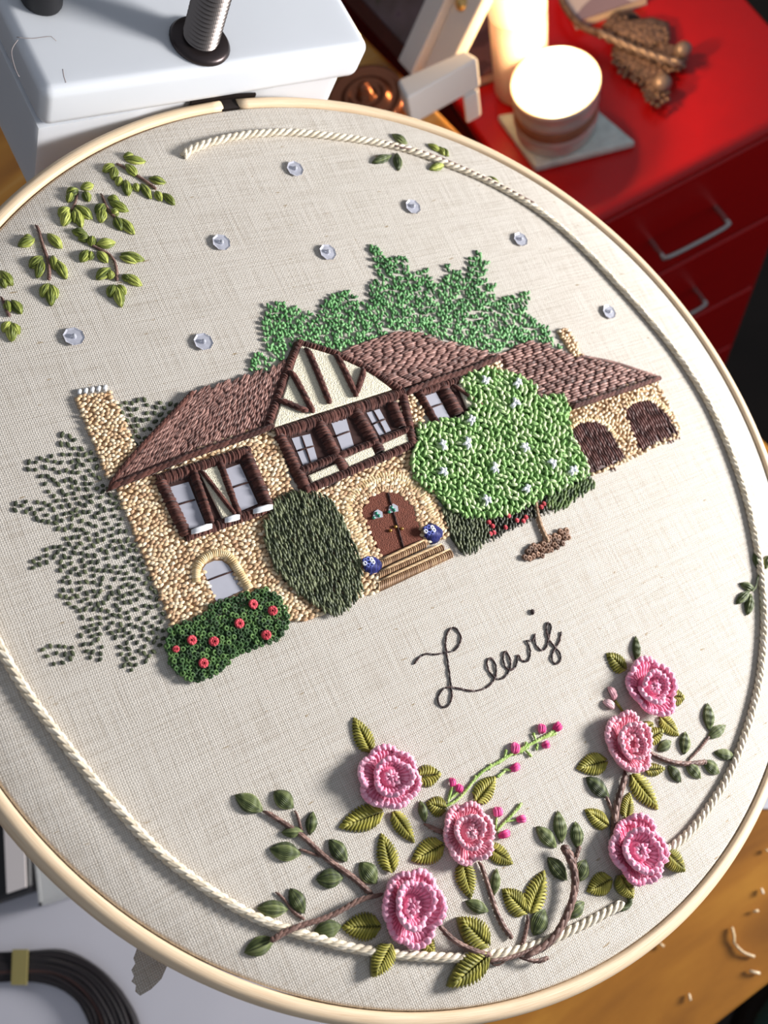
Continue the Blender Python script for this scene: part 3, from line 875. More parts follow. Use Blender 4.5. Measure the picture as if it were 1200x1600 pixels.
# ================================================================== HOOP
hoop = empty('embroidery_hoop', mat=HOOP_M); tag(hoop, 'round light wooden embroidery hoop held by the white clamp', 'embroidery hoop')
gapc = P(358, 163); ga = atan2(gapc.y, gapc.x)
def ring_mesh(name, prof, a0, a1, mat, seg=240):
    mb = MB(); n = len(prof); b0 = 0
    full = abs(a1 - a0 - 2 * pi) < 1e-6
    cnt = seg if full else seg + 1
    for i in range(cnt):
        a = a0 + (a1 - a0) * i / seg
        for j, (r, z) in enumerate(prof):
            mb.v.append((r * cos(a), r * sin(a), z)); mb.t.append(a); mb.w.append(j * 0.37)
    for i in range(seg):
        i2 = (i + 1) % cnt
        for j in range(n):
            j2 = (j + 1) % n
            mb.f.append((i * n + j, i2 * n + j, i2 * n + j2, i * n + j2))
    if not full:
        mb.f.append(tuple(range(n))); mb.f.append(tuple((cnt - 1) * n + j for j in reversed(range(n))))
    o = mb.build(name, mat, hoop)
    bm = bmesh.new(); bm.from_mesh(o.data); bmesh.ops.recalc_face_normals(bm, faces=bm.faces); bm.to_mesh(o.data); bm.free()
    return o
ri = R + 0.0004
prof_o = [(ri, ZBOT), (ri, -0.0008), (ri + 0.0001, ZT - 0.0003), (ri + 0.0005, ZT), (RO - 0.0015, ZT + 0.0001), (RO - 0.0008, ZT - 0.0003), (RO - 0.0002, ZT - 0.0010), (RO, ZT - 0.0020), (RO, -0.0065), (RO - 0.0003, ZBOT + 0.0006), (RO - 0.0009, ZBOT)]
gw = 0.0024 / R
ring_mesh('outer_ring', prof_o, ga + gw, ga - gw + 2 * pi, BIRCH)
ring_mesh('inner_ring', [(R - 0.0042, ZBOT), (R - 0.0042, -0.0006), (R - 0.0038, -0.0004), (R - 0.0006, -0.0004), (R - 0.0003, -0.0008), (R - 0.0003, ZBOT)], 0, 2 * pi, BIRCH)
mb = MB()
for k in range(9):
    pass
def arc_block(a0, a1, r0, r1, z0, z1, nseg=8):
    m = MB()
    for i in range(nseg + 1):
        a = a0 + (a1 - a0) * i / nseg
        for r, z in ((r0, z0), (r1, z0), (r1, z1), (r0, z1)):
            m.v.append((r * cos(a), r * sin(a), z)); m.t.append(0.5); m.w.append(0)
    for i in range(nseg):
        for j in range(4):
            m.f.append((i * 4 + j, (i + 1) * 4 + j, (i + 1) * 4 + (j + 1) % 4, i * 4 + (j + 1) % 4))
    m.f.append((0, 1, 2, 3)); m.f.append((nseg * 4 + 3, nseg * 4 + 2, nseg * 4 + 1, nseg * 4))
    return m
DKMET = plain('dark_bracket', (40, 32, 30), 0.5, metal=0.4)
arc_block(ga - gw * 1.1, ga + gw * 1.1, ri, RO - 0.0004, -0.007, ZT - 0.0006).build('screw_bracket', DKMET, hoop, smooth=False)
arc_block(ga - gw * 3.6, ga + gw * 4.2, RO + 0.0001, RO + 0.0007, -0.006, ZT - 0.0001, 16).build('bracket_strip', DKMET, hoop, smooth=False)

# ================================================================== LINEN with the embroidery
lin_o = empty('embroidered_linen', mat=HOOP_M)
tag(lin_o, 'natural linen embroidered with a cottage and pink roses, stretched in the hoop', 'embroidery')
mb = MB()
rings = [0.0001] + [R * i / 14 for i in range(1, 14)] + [R - 0.0006, R - 0.0001, R + 0.0002, R + 0.0002]
zs = [0.0] * 14 + [0.0, -0.0002, -0.0007, -0.0080]
SEG = 180
for rr_, z in zip(rings, zs):
    for k in range(SEG):
        a = 2 * pi * k / SEG
        mb.v.append((rr_ * cos(a), rr_ * sin(a), z)); mb.t.append(0); mb.w.append(0)
for i in range(len(rings) - 1):
    for k in range(SEG):
        k2 = (k + 1) % SEG
        mb.f.append((i * SEG + k, (i + 1) * SEG + k, (i + 1) * SEG + k2, i * SEG + k2))
mb.f.append(tuple(range(SEG)))
cloth = mb.build('cloth', LINEN, lin_o)
# loose frayed corner of cloth hanging under the near rim
mb = MB()
tail = [(214, 1484), (209, 1498), (212, 1506), (206, 1516), (210, 1526), (206, 1534), (213, 1540), (212, 1550), (219, 1556), (236, 1546), (252, 1530), (262, 1508), (262, 1470), (225, 1455)]
tp = [P(x, y, -0.020) for x, y in tail]
mb.prism([Vector((p.x, p.y, 0)) for p in tp], -0.0206, -0.0200)
tl_o = mb.build('cloth_tail', LINEN, lin_o, smooth=False)
mb = MB(); mb.tube([P(245, 1460, -0.0203), P(262, 1440, -0.014), P(280, 1420, -0.0083)], [0.004] * 3, flat=0.15); mb.build('cloth_fold', LINEN, lin_o)

def part(name, mat, mb, parent=None, kind=None, label=None, smooth=True):
    return mb.build(name, mat, parent or lin_o, smooth, kind, label)

# ---- twisted cord border
cordA = [(287, 243), (300, 233), (330, 222), (370, 213), (410, 208), (460, 207), (520, 213), (580, 221), (640, 234), (700, 256), (760, 281), (820, 314), (870, 350), (920, 396), (970, 449), (1005, 488), (1045, 536), (1080, 585), (1112, 640), (1142, 708), (1166, 780), (1181, 846), (1190, 905), (1194, 965), (1191, 1025), (1183, 1080), (1165, 1145), (1140, 1208), (1110, 1258), (1080, 1297), (1052, 1322), (1032, 1338)]
cordB = [(972, 1412), (940, 1430), (900, 1450), (850, 1472), (800, 1487), (720, 1496), (640, 1493), (560, 1483), (500, 1468), (430, 1446), (370, 1418), (300, 1372), (240, 1323), (190, 1270), (145, 1218), (100, 1161), (60, 1108), (30, 1064), (0, 1012), (-28, 955), (-48, 890), (-62, 810)]
for pts_px in (cordA, cordB):
    root = None
    cr = catmull(PL(pts_px, 0.00082), 0.00042)
    for s3 in range(3):
        mb = MB(); pts = []; L = 0
        for i, p in enumerate(cr):
            a = cr[max(0, i - 1)]; b = cr[min(len(cr) - 1, i + 1)]
            d = (b - a).normalized(); sd = Vector((-d.y, d.x, 0))
            if i: L += (p - cr[i - 1]).length
            ang = -L / 0.0060 * 2 * pi + s3 * 2 * pi / 3
            pts.append(p + sd * 0.00056 * cos(ang) + Vector((0, 0, 0.00052 * sin(ang))))
        mb.tube(pts, [0.00054] * len(pts), 0.35 + 0.2 * s3)
        if root is None: root = part('border_cord', T_CORD, mb, label='cream twisted cord border')
        else: part('strand', T_CORD, mb, root)

# ---- generic stitched motifs
def V2(px, py): return P(px, py)
def fishbone(name, mat, base, tip, wpx, parent=None, n=11, h=0.0009, z=0.0):
    """leaf of slanting stitches either side of a midrib"""
    a, b = P(*base), P(*tip)
    ax = b - a; Ln = ax.length; ax.normalize(); sd = Vector((-ax.y, ax.x, 0))
    W = wpx * MPP(*base) / 2 * 1.15
    mb = MB()
    prof = lambda t: max(0.0, sin(pi * min(1, t ** 0.8)) ** 0.75) * (1 - 0.12 * t)
    poly = []
    for i in range(9): t = i / 8; poly.append(a + ax * Ln * t + sd * (W * 0.85 * prof(t) + 1e-6))
    for i in range(7, 0, -1): t = i / 8; poly.append(a + ax * Ln * t - sd * (W * 0.85 * prof(t) + 1e-6))
    mb.prism(poly, 0.00005, z + h * 0.35, 0.1, inset=W * 0.15)
    r = Ln / n * 0.62
    base_t = rnd(0.25, 0.6)
    for i in range(n):
        t = (i + 0.1) / n
        for s in (-1, 1):
            mid = a + ax * Ln * (t * 0.86) + sd * (s * r * 0.3)
            te = min(1.0, t * 0.86 + 0.16)
            ed = a + ax * Ln * te + sd * (s * W * prof(te))
            mid.z = z + h * 0.55
            ed.z = z
            mb.stitch(mid, ed, r * 0.62, h * 0.35, min(1, max(0, base_t + rnd(-0.3, 0.4))), segs=4, bend=-s * W * 0.10)
    mb.stitch(a + ax * Ln * 0.8, b, r * 0.6, h * 0.2, base_t + 0.2, z0=z)
    return part(name, mat, mb, parent)
def satin_leaf(name, mat, base, tip, wpx, parent=None, n=11, h=0.0010):
    a, b = P(*base), P(*tip)
    ax = b - a; Ln = ax.length; ax.normalize(); sd = Vector((-ax.y, ax.x, 0))
    W = wpx * MPP(*base) / 2 * 1.02
    mb = MB()
    r = W * 2 / n * 0.80
    bt = rnd(0.2, 0.6)
    for k in range(n):
        q = (k / (n - 1)) * 2 - 1
        pts, rad = [], []
        st_, en = 0.02 + 0.06 * abs(q), 0.98 - 0.07 * abs(q)
        for i in range(8):
            t = st_ + (en - st_) * i / 7
            w = sin(pi * t) ** 1.05
            p = a + ax * (Ln * t) + sd * (W * 0.88 * q * w)
            p.z = 0.0002 + h * w * (1 - 0.75 * q * q)
            pts.append(p); rad.append(r * (0.55 + 0.45 * w))
        mb.tube(pts, rad, min(1, max(0, bt + rnd(-0.35, 0.5))), flat=1.25)
    return part(name, mat, mb, parent)
def stem_line(name, mat, pts_px, wpx, parent=None, taper=0.75, label=None, z=0.0):
    """stem stitch: slanted overlapping stitches along a line"""
    cr = catmull(PL(pts_px), 0.0006)
    mb = MB()
    m = MPP(*pts_px[0]); W = wpx * m
    r = W * 0.36
    L = [0]
    for i in range(1, len(cr)): L.append(L[-1] + (cr[i] - cr[i - 1]).length)
    tot = L[-1]; step = W * 0.9; sl = W * 2.6
    def at(s):
        s = min(max(s, 0), tot)
        for i in range(1, len(cr)):
            if L[i] >= s:
                u = (s - L[i - 1]) / max(1e-9, L[i] - L[i - 1]); d = cr[i] - cr[i - 1]; d.normalize(); return cr[i - 1].lerp(cr[i], u), d
        return cr[-1], (cr[-1] - cr[-2]).normalized()
    s = -step
    while s < tot:
        p0, d0 = at(s); p1, d1 = at(s + sl)
        k = taper + (1 - taper) * (s / tot)
        n0 = Vector((-d0.y, d0.x, 0)); n1 = Vector((-d1.y, d1.x, 0))
        mb.stitch(p0 - n0 * W * 0.25 * k, p1 + n1 * W * 0.25 * k, r * k, r * 0.7, rnd(0.1, 0.9), z0=z + r * 0.3)
        s += step
    return part(name, mat, mb, parent, label=label)
def satin_bar(mb, a, b, wpx, h, spacing_px=3.0, tint=(0.1, 0.9), rpx=2.1, jitter=0.06):
    pa, pb = P(*a), P(*b); m = MPP((a[0] + b[0]) / 2, (a[1] + b[1]) / 2)
    d = pb - pa; Ln = d.length; d.normalize(); sd = Vector((-d.y, d.x, 0))
    W = wpx * m / 2; n = max(2, int(Ln / (spacing_px * m)))
    for i in range(n + 1):
        c = pa + d * (Ln * i / n)
        j = W * (1 + rnd(-jitter, jitter)); sl = d * (m * 1.2)
        mb.stitch(c - sd * j - sl, c + sd * j + sl, rpx * m, h * rnd(0.82, 1.12), rnd(*tint), segs=5, taper=0.7)
def row_fill(mb, origin, du, dv, nrows, rowlen, slen_px, rpx, tint, arch=0.0, z0=0.0, poly=None, gap=0.96):
    """rows of end-to-end stitches: origin, row direction du (unit px), step dv (px vector between rows)"""
    for k in range(nrows):
        x, y = origin[0] + dv[0] * k, origin[1] + dv[1] * k
        s = -slen_px * (0.5 * (k % 2) + rnd(0, 0.25))
        rowt = rnd(*tint)
        while s < rowlen:
            e = s + slen_px * rnd(0.85, 1.15)
            a = (x + du[0] * s, y + du[1] * s); b = (x + du[0] * e * 1.0, y + du[1] * e)
            mx_, my_ = (a[0] + b[0]) / 2, (a[1] + b[1]) / 2
            if poly is None or inside(mx_, my_, poly):
                m = MPP(mx_, my_)
                mb.stitch(P(*a), P(*b), rpx * m, arch, min(1, max(0, rowt + rnd(-0.35, 0.35))), z0=z0, taper=0.6)
            s = e * 1.0 if gap >= 1 else e
def underlay(mb, poly, h, tint): mb.prism(PL(poly), 0.00004, h, tint, inset=h * 0.5)
def seeds(mb, poly, dist, ln, wpx, ang, spread, tint, z0=0.0, arch=0.0002, holes=(), zvar=0.0):
    """short scattered stitches; ang is the stitch direction in the picture of the cloth (degrees, 0 right, 90 up)"""
    for (x, y) in scatter(poly, dist, holes=holes):
        a = radians(ang + rnd(-spread, spread)); l = ln * rnd(0.8, 1.2) / 2
        m = MPP(x, y)
        mb.stitch(P(x - cos(a) * l, y + sin(a) * l), P(x + cos(a) * l, y - sin(a) * l), wpx * m / 2, arch, rnd(*tint), segs=3, z0=z0 + rnd(0, zvar), taper=0.55)

# ---- sequins (stars)
SEQM = plain('sequin', (206, 206, 216), 0.25, metal=0.45, noise=0.15, nscale=900)
BEAD = plain('clear_bead', (226, 228, 236), 0.08, spec=0.8, Transmission_Weight=0.5)
for (x, y) in [(460, 266), (644, 325), (345, 381), (511, 396), (812, 376), (115, 528), (317, 536), (950, 489)]:
    c = P(x, y); r = 0.00235
    mb = MB()
    rot = Matrix.Rotation(rnd(0, 1), 3, 'Z') @ Matrix.Rotation(rnd(-0.08, 0.08), 3, 'X')
    mb.lathe([(r * 0.98, 0.00055), (r, 0.00075), (r * 0.62, 0.00035), (r * 0.25, 0.00025), (r * 0.25, 0.00015), (r * 0.62, 0.00022)], 8, c, 0.5, rot)
    sq = mb.build('sequin', SEQM, lin_o, smooth=False)
    mb = MB(); mb.ball(c + Vector((0, 0, 0.0009)), 0.0006); mb.build('bead', BEAD, sq)

# ---- hanging sprigs at the upper left (pairs of stitches form each leaf)
def sprig(stems, leaves, mat, stem_mat, wstem=6):
    root = None
    for sp_ in stems:
        o = stem_line('sprig' if root is None else 'twig', stem_mat, sp_, wstem, root)
        root = root or o
    for (bx, by, tx, ty, w) in leaves:
        satin_leaf('leaf', mat, (bx, by), (tx, ty), w, root, n=5, h=0.0011)
    return root
sprig([[(181, 256), (192, 262), (212, 275), (225, 283), (243, 297)]],
      [(194, 250, 228, 254, 12), (192, 247, 208, 243, 9), (178, 258, 160, 270, 11), (180, 262, 176, 283, 11), (196, 258, 214, 277, 13), (188, 278, 183, 292, 10), (196, 282, 200, 308, 13), (210, 288, 216, 301, 10), (220, 288, 236, 313, 11), (232, 280, 259, 287, 12), (243, 300, 252, 316, 11), (254, 303, 273, 322, 11)], T_LIME, T_BROWN, 6)
sprig([[(122, 300), (118, 316), (112, 330)]],
      [(122, 298, 104, 304, 13), (126, 296, 146, 290, 12), (132, 300, 138, 317, 12), (112, 302, 106, 318, 10), (108, 326, 92, 340, 15), (108, 330, 98, 355, 14), (116, 325, 128, 358, 13), (118, 322, 144, 344, 15), (116, 330, 116, 350, 10)], T_LIME, T_BROWN, 5)
sprig([[(158, 303), (163, 318), (170, 332), (178, 340)]],
      [(168, 311, 186, 316, 14), (170, 316, 201, 332, 14), (163, 320, 150, 336, 14), (160, 326, 157, 350, 13), (174, 336, 184, 332, 12), (180, 340, 190, 362, 14), (186, 342, 210, 368, 14)], T_LIME, T_BROWN, 6)
sprig([[(56, 352), (62, 366), (66, 385), (72, 400), (77, 420), (76, 438)]],
      [(54, 374, 28, 386, 14), (50, 372, 36, 374, 9), (74, 366, 97, 390, 14), (66, 402, 46, 420, 15), (66, 405, 58, 437, 12), (82, 400, 86, 424, 11), (86, 406, 104, 438, 14), (76, 444, 64, 466, 13), (78, 444, 80, 480, 14), (80, 446, 89, 468, 11)], T_LIME, T_BROWN, 7)
sprig([[(140, 382), (152, 390), (168, 396), (178, 408), (182, 424), (182, 440)]],
      [(136, 368, 112, 362, 13), (140, 372, 122, 376, 12), (144, 370, 142, 386, 12), (138, 392, 126, 411, 13), (142, 394, 140, 408, 10), (150, 384, 180, 380, 15), (152, 394, 168, 412, 13), (188, 398, 226, 408, 14), (186, 402, 214, 412, 10), (172, 420, 150, 438, 14), (172, 424, 172, 438, 11), (192, 430, 222, 448, 14), (190, 432, 204, 440, 11), (178, 446, 170, 466, 13), (180, 446, 190, 482, 14), (184, 446, 196, 462, 11)], T_LIME, T_BROWN, 6)
sprig([[(2, 464), (8, 480), (14, 496)]],
      [(0, 424, 20, 448, 14), (2, 436, 8, 452, 10), (10, 470, 14, 490, 11), (18, 470, 34, 492, 14), (16, 504, 4, 520, 13), (18, 504, 18, 536, 14), (20, 506, 30, 524, 11)], T_LIME, T_BROWN, 7)

# ---- vine over the top of the cord, and leaves at the right of it
vine = stem_line('vine', T_BROWN, [(596, 226), (625, 236), (650, 240), (680, 250), (710, 262), (745, 278), (790, 300), (830, 322)], 4.5, z=0.0011)
for l in [(636, 226, 612, 211, 12), (612, 244, 580, 256, 11), (619, 240, 622, 268, 12), (688, 238, 668, 226, 9), (694, 244, 684, 230, 8), (694, 258, 670, 266, 11), (700, 246, 690, 232, 8), (780, 290, 762, 276, 6)]:
    satin_leaf('leaf', T_LIME if l[0] > 650 else T_DARKG, l[:2], l[2:4], l[4], vine, n=5, h=0.0009)
vine2 = stem_line('vine', T_DARKG, [(1186, 893), (1180, 905), (1178, 918), (1172, 925)], 3.5, z=0.0006)
for l in [(1184, 890, 1178, 862, 12), (1194, 890, 1200, 868, 10), (1178, 922, 1155, 912, 11), (1170, 924, 1149, 944, 11), (1172, 928, 1166, 962, 13)]:
    satin_leaf('leaf', T_DARKG, l[:2], l[2:4], l[4], vine2, n=5, h=0.0009)

# ---- the name in back stitch
def Z(zx, zy): return (600 + zx / 3.75, 930 + zy / 3.75)
name_path = [(175, 405), (200, 370), (245, 345), (300, 348), (360, 337), (410, 325), (440, 285), (447, 240), (422, 200), (395, 192), (370, 220), (358, 280), (364, 340), (372, 400), (382, 470), (390, 540), (395, 590), (380, 640), (345, 658), (315, 630), (318, 590), (345, 550), (385, 540), (440, 548), (520, 562), (580, 550), (620, 525), (645, 490), (655, 450), (647, 400), (625, 370), (602, 385), (605, 430), (630, 470), (658, 490), (690, 490), (718, 465), (738, 420), (735, 375), (713, 330), (698, 345), (697, 390), (712, 425), (740, 440), (765, 425), (776, 390), (782, 352), (800, 378), (830, 390), (850, 370), (853, 330), (845, 290), (832, 268), (868, 266), (882, 228), (880, 262), (892, 300), (920, 325), (945, 310), (958, 270), (970, 220), (975, 180), (958, 160), (948, 190), (955, 240), (980, 285), (1008, 315), (1030, 350), (1030, 385), (1002, 405), (980, 375), (987, 335), (1005, 305), (1025, 270), (1035, 215)]
cr = catmull([P(*Z(*p)) for p in name_path], 0.0004)
mb = MB(); i = 0
while i < len(cr) - 1:
    j = i; L = 0
    while j < len(cr) - 1 and L < 0.0024: L += (cr[j + 1] - cr[j]).length; j += 1
    sub = cr[i:j + 1]
    n = len(sub)
    pts = [p + Vector((0, 0, 0.0002 + 0.00012 * sin(pi * q / max(1, n - 1)))) for q, p in enumerate(sub)]
    if n > 1: mb.tube(pts, [0.00024 * (0.78 + 0.22 * sin(pi * q / max(1, n - 1))) for q in range(n)], rnd(0, 1))
    i = j
mb.stitch(P(*Z(864, 84)), P(*Z(868, 116)), 0.0005, 0.0002, 0.3)
mb.stitch(P(*Z(869, 90)), P(*Z(866, 112)), 0.0004, 0.0002, 0.5)
part('lettering', T_LETTER, mb, kind='stuff', label='name in dark brown back stitch')

# ================================================================== the stitched cottage
HANG = 21        # direction of the house's floor lines in the picture
wall_main = [(180, 762), (300, 704), (426, 660), (455, 770), (478, 772), (640, 698), (690, 800), (704, 838), (668, 852), (660, 846), (594, 872), (588, 926), (545, 940), (480, 970), (268, 976)]
win_a = [(242, 748), (384, 704), (426, 796), (290, 848)]
archw = [(314, 886), (330, 874), (354, 876), (382, 924), (336, 944)]
doorhole = [(562, 800), (578, 776), (598, 769), (620, 771), (643, 789), (661, 846), (594, 872)]
mb = MB()
underlay(mb, wall_main, 0.00022, 0.12)
seeds(mb, wall_main, 5.4, 10.5, 6.0, HANG, 28, (0.0, 1.0), z0=0.0001, arch=0.00022, holes=(win_a, archw, doorhole))
house = part('stitched_house', T_STONE, mb, kind='stuff', label='tan stone walls of the cottage in seed stitches')
def hpart(name, mat, mb, kind=None, label=None, smooth=True): return part(name, mat, mb, house, kind, label, smooth)
# chimneys
for poly, ca in (([(116, 622), (172, 614), (214, 708), (190, 738), (170, 750)], True), ([(869, 518), (886, 515), (910, 558), (896, 560)], False)):
    mb = MB(); underlay(mb, poly, 0.0004, 0.2); seeds(mb, poly, 5.2 if ca else 4.2, 9 if ca else 7, 5.6 if ca else 4.5, HANG, 30, (0.1, 1.0), z0=0.0003, arch=0.0003)
    hpart('chimney', T_STONE, mb, 'stuff')
mb = MB()
for i in range(5):
    x = 124 + i * 10; y = 613 - i * 1.6
    mb.stitch(P(x - 1, y + 5), P(x + 1, y - 4), 3.2 * MPP(x, y), 0.0003, rnd(0.4, 1))
hpart('chimney_cap', T_WHITE, mb, 'stuff')
# small stone pieces right of the gable and the garage wall
for poly in ([(616, 622), (638, 612), (662, 648), (654, 668), (640, 672)], [(756, 574), (778, 566), (790, 590), (770, 600)]):
    mb = MB(); underlay(mb, poly, 0.00022, 0.12); seeds(mb, poly, 5.2, 8.5, 5.4, HANG, 30, (0.1, 1.0), z0=0.00015, arch=0.0003); hpart('stone_patch', T_STONE, mb, 'stuff')
g1 = [(887, 690), (892, 672), (906, 662), (926, 659), (944, 667), (960, 690), (976, 719), (924, 742)]
g2 = [(975, 650), (978, 640), (990, 630), (1010, 627), (1030, 637), (1044, 654), (1057, 676), (998, 707)]
gw_ = [(882, 634), (1022, 590), (1064, 676), (1056, 684), (1000, 710), (978, 722), (924, 744)]
mb = MB(); underlay(mb, gw_, 0.00022, 0.2); seeds(mb, gw_, 4.8, 8.0, 4.8, HANG, 60, (0.1, 1.0), z0=0.00015, arch=0.0003, holes=(g1, g2))
hpart('garage_front', T_STONE, mb, 'stuff')
for gd in (g1, g2):
    mb = MB(); underlay(mb, gd, 0.0004, 0.1)
    # vertical satin rows
    d = (0.50, 0.866)
    x0 = min(p[0] for p in gd); y1 = max(p[1] for p in gd)
    for k in range(34):
        ox, oy = x0 - 30 + k * 3.4, y1 - 40 - k * 1.3
        row_fill(mb, (ox - d[0] * 70, oy - d[1] * 70), d, (0, 0), 1, 180, 26, 1.8, (0.2, 0.8), 0.0001, 0.00035, gd)
    dr = hpart('garage_door', T_GARAGE, mb, 'stuff')
    # tan arch round it
    mb2 = MB()
    top = gd[1:6] if gd is g1 else gd[1:6]
    for i in range(len(top) - 1):
        (xa, ya), (xb, yb) = top[i], top[i + 1]
        n = max(2, int(hypot(xb - xa, yb - ya) / 3.5))
        for q in range(n):
            x = xa + (xb - xa) * q / n; y = ya + (yb - ya) * q / n
            nx, ny = (yb - ya), -(xb - xa); l = hypot(nx, ny); nx /= l; ny /= l
            mb2.stitch(P(x - nx, y - ny), P(x + nx * 8, y + ny * 8), 2.2 * MPP(x, y), 0.0005, rnd(0.3, 1))
    part('arch', T_TAN, mb2, house, 'stuff')
# roofs
rl = [(168, 768), (186, 740), (232, 690), (300, 616), (430, 578), (448, 560), (430, 610), (414, 668)]
mb = MB(); underlay(mb, rl, 0.0005, 0.05)
d = Vector((0.66, -0.75)).normalized()
for k in range(50):
    f = k / 49
    ex, ey = 168 + (416 - 168) * f, 768 + (672 - 768) * f
    tx, ty = 300 + (446 - 300) * f, 616 + (560 - 616) * f
    if f > 0.9: pass
    l = hypot(tx - ex, ty - ey); du = ((tx - ex) / l, (ty - ey) / l)
    row_fill(mb, (ex, ey), du, (0, 0), 1, l, 19, 2.2, (0.35, 0.85) if k % 2 else (0.1, 0.5), 0.0002, 0.00045, rl)
hpart('roof', T_ROOF, mb, 'stuff', 'long brown thatched left roof')
def shingle(poly, e0, e1, depth_vec, rows, slen, rpx):
    mb = MB(); underlay(mb, poly, 0.0005, 0.05)
    l = hypot(e1[0] - e0[0], e1[1] - e0[1]); du = ((e1[0] - e0[0]) / l, (e1[1] - e0[1]) / l)
    for k in range(rows):
        f = k / (rows - 1)
        o = (e0[0] + depth_vec[0] * f - du[0] * 60, e0[1] + depth_vec[1] * f - du[1] * 60)
        row_fill(mb, o, du, (0, 0), 1, l + 130, slen, rpx, (0.45, 0.9) if k % 2 else (0.1, 0.5), 0.0003, 0.00045, poly)
    return mb
rm = [(524, 556), (560, 540), (622, 518), (640, 520), (776, 557), (640, 606), (622, 610)]
hpart('roof', T_ROOF, shingle(rm, (622, 612), (776, 560), (-88, -62), 30, 17, 1.9), 'stuff', 'middle brown shingled roof')
rr2 = [(776, 566), (774, 557), (826, 532), (906, 559), (970, 574), (1026, 592), (890, 642), (876, 622), (836, 630), (820, 600)]
hpart('roof', T_ROOF, shingle(rr2, (862, 650), (1026, 594), (-130, -86), 32, 16, 1.8), 'stuff', 'brown shingled garage roof')
def eave(pts_px, w, name='eave_trim', mat=T_DKBROWN): stem_line(name, mat, pts_px, w, house, taper=1.0, z=0.0009 if name == 'timber' else 0.0006)
eave([(168, 766), (230, 742), (300, 714), (370, 690), (424, 670)], 12)
eave([(168, 766), (196, 728), (236, 684), (300, 616)], 9)
eave([(630, 618), (680, 598), (730, 582), (776, 562)], 12)
eave([(888, 640), (930, 626), (980, 610), (1026, 594)], 10)
eave([(905, 559), (960, 570), (1026, 592)], 5, mat=T_ROOF)
# gable with felt and timbers
gab = [(467, 541), (424, 671), (610, 611), (560, 570)]
mb = MB(); mb.prism(PL(gab), 0.0003, 0.0011, inset=0.0003); hpart('gable_panel', FELT, mb, smooth=False, label='cream felt gable')
for a, b, w in (((465, 540), (440, 600), 13), ((440, 600), (416, 672), 13), ((465, 538), (515, 552), 12), ((515, 552), (565, 575), 12), ((565, 575), (622, 610), 13)):
    mb = MB(); satin_bar(mb, a, b, w, 0.0013, 2.6, rpx=2.2); hpart('bargeboard', T_DKBROWN, mb, 'stuff')
for a, b in (((451, 583), (485, 648)), ((476, 548), (511, 634)), ((522, 558), (552, 622)), ((566, 580), (553, 618)), ((430, 628), (478, 648))):
    eave([a, ((a[0] + b[0]) / 2 + 1, (a[1] + b[1]) / 2), b], 11, 'timber')
# window blocks
def pane(poly, parent=None):
    mb = MB(); mb.prism(PL(poly), 0.0001, 0.0004); return part('window', FILM, mb, house, smooth=False, label='grey window film')
def mull(win, lines, w=2.0):
    for a, b in lines:
        mb = MB(); mb.stitch(P(*a), P(*b), w * MPP(*a) / 2 * 1.2, 0.0001, 0.1, z0=0.0004, taper=0.9); part('glazing_bar', T_DKBROWN, mb, win)
def frame_bars(bars, h, tint=(0.0, 0.9)):
    for (a, b, w) in bars:
        mb = MB(); satin_bar(mb, a, b, w * 1.3, h, 2.2, tint, rpx=2.2, jitter=0.12); hpart('window_frame', T_DKBROWN, mb, 'stuff')
def felt(poly):
    mb = MB(); mb.prism(PL(poly), 0.0002, 0.0010, inset=0.0003); hpart('cream_panel', FELT, mb, smooth=False)
# upper left window
mb = MB(); mb.prism(PL([(246, 750), (386, 706), (422, 796), (290, 844)]), 0.00005, 0.0003); hpart('window_backing', BACKFELT, mb, smooth=False)
w = pane([(262, 763), (294, 754), (320, 820), (288, 830)]); mull(w, [((274, 791), (304, 782))], 2.4)
w = pane([(346, 736), (374, 726), (402, 788), (374, 800)]); mull(w, [((360, 764), (390, 754))], 2.4)
felt([(310, 738), (342, 726), (370, 806), (346, 812)])
eave([(312, 738), (338, 772), (364, 806)], 8, 'timber')
frame_bars([((250, 754), (290, 838), 15), ((246, 752), (388, 706), 14), ((382, 708), (418, 792), 15), ((290, 840), (422, 794), 13), ((302, 740), (330, 824), 10), ((342, 726), (372, 808), 9)], 0.0015)
mb = MB()
for a, b in (((296, 836), (328, 826)), ((348, 818), (371, 812)), ((392, 804), (422, 796))):
    for k in range(3): mb.stitch(P(a[0], a[1] - 2 + 2.4 * k), P(b[0], b[1] - 2 + 2.4 * k), 0.0004, 0.0003, rnd(0.3, 1), z0=0.0018)
hpart('window_sill', T_WHITE, mb, 'stuff')
# row of three windows below the gable
mb = MB(); mb.prism(PL([(432, 676), (632, 620), (642, 696), (480, 768)]), 0.00005, 0.0003); hpart('window_backing', BACKFELT, mb, smooth=False)
for pn_, ml in (([(455, 686), (484, 679), (496, 722), (474, 731)], [((470, 683), (485, 727)), ((464, 706), (490, 698))]),
                ([(517, 662), (540, 655), (552, 697), (534, 705)], [((522, 684), (546, 675))]),
                ([(572, 646), (592, 640), (610, 674), (592, 682)], [((582, 643), (601, 678)), ((582, 664), (601, 656))])):
    w = pane(pn_); mull(w, ml, 2.2)
for fp in ([(480, 745), (526, 725), (530, 740), (486, 758)], [(534, 719), (579, 697), (584, 713), (543, 732)], [(592, 697), (638, 675), (643, 692), (598, 709)]): felt(fp)
frame_bars([((436, 684), (478, 766), 15), ((430, 680), (628, 616), 15), ((628, 620), (643, 696), 13), ((476, 768), (648, 694), 11), ((498, 664), (536, 736), 15), ((554, 644), (592, 706), 16), ((466, 738), (640, 672), 9), ((612, 634), (626, 668), 14)], 0.0014)
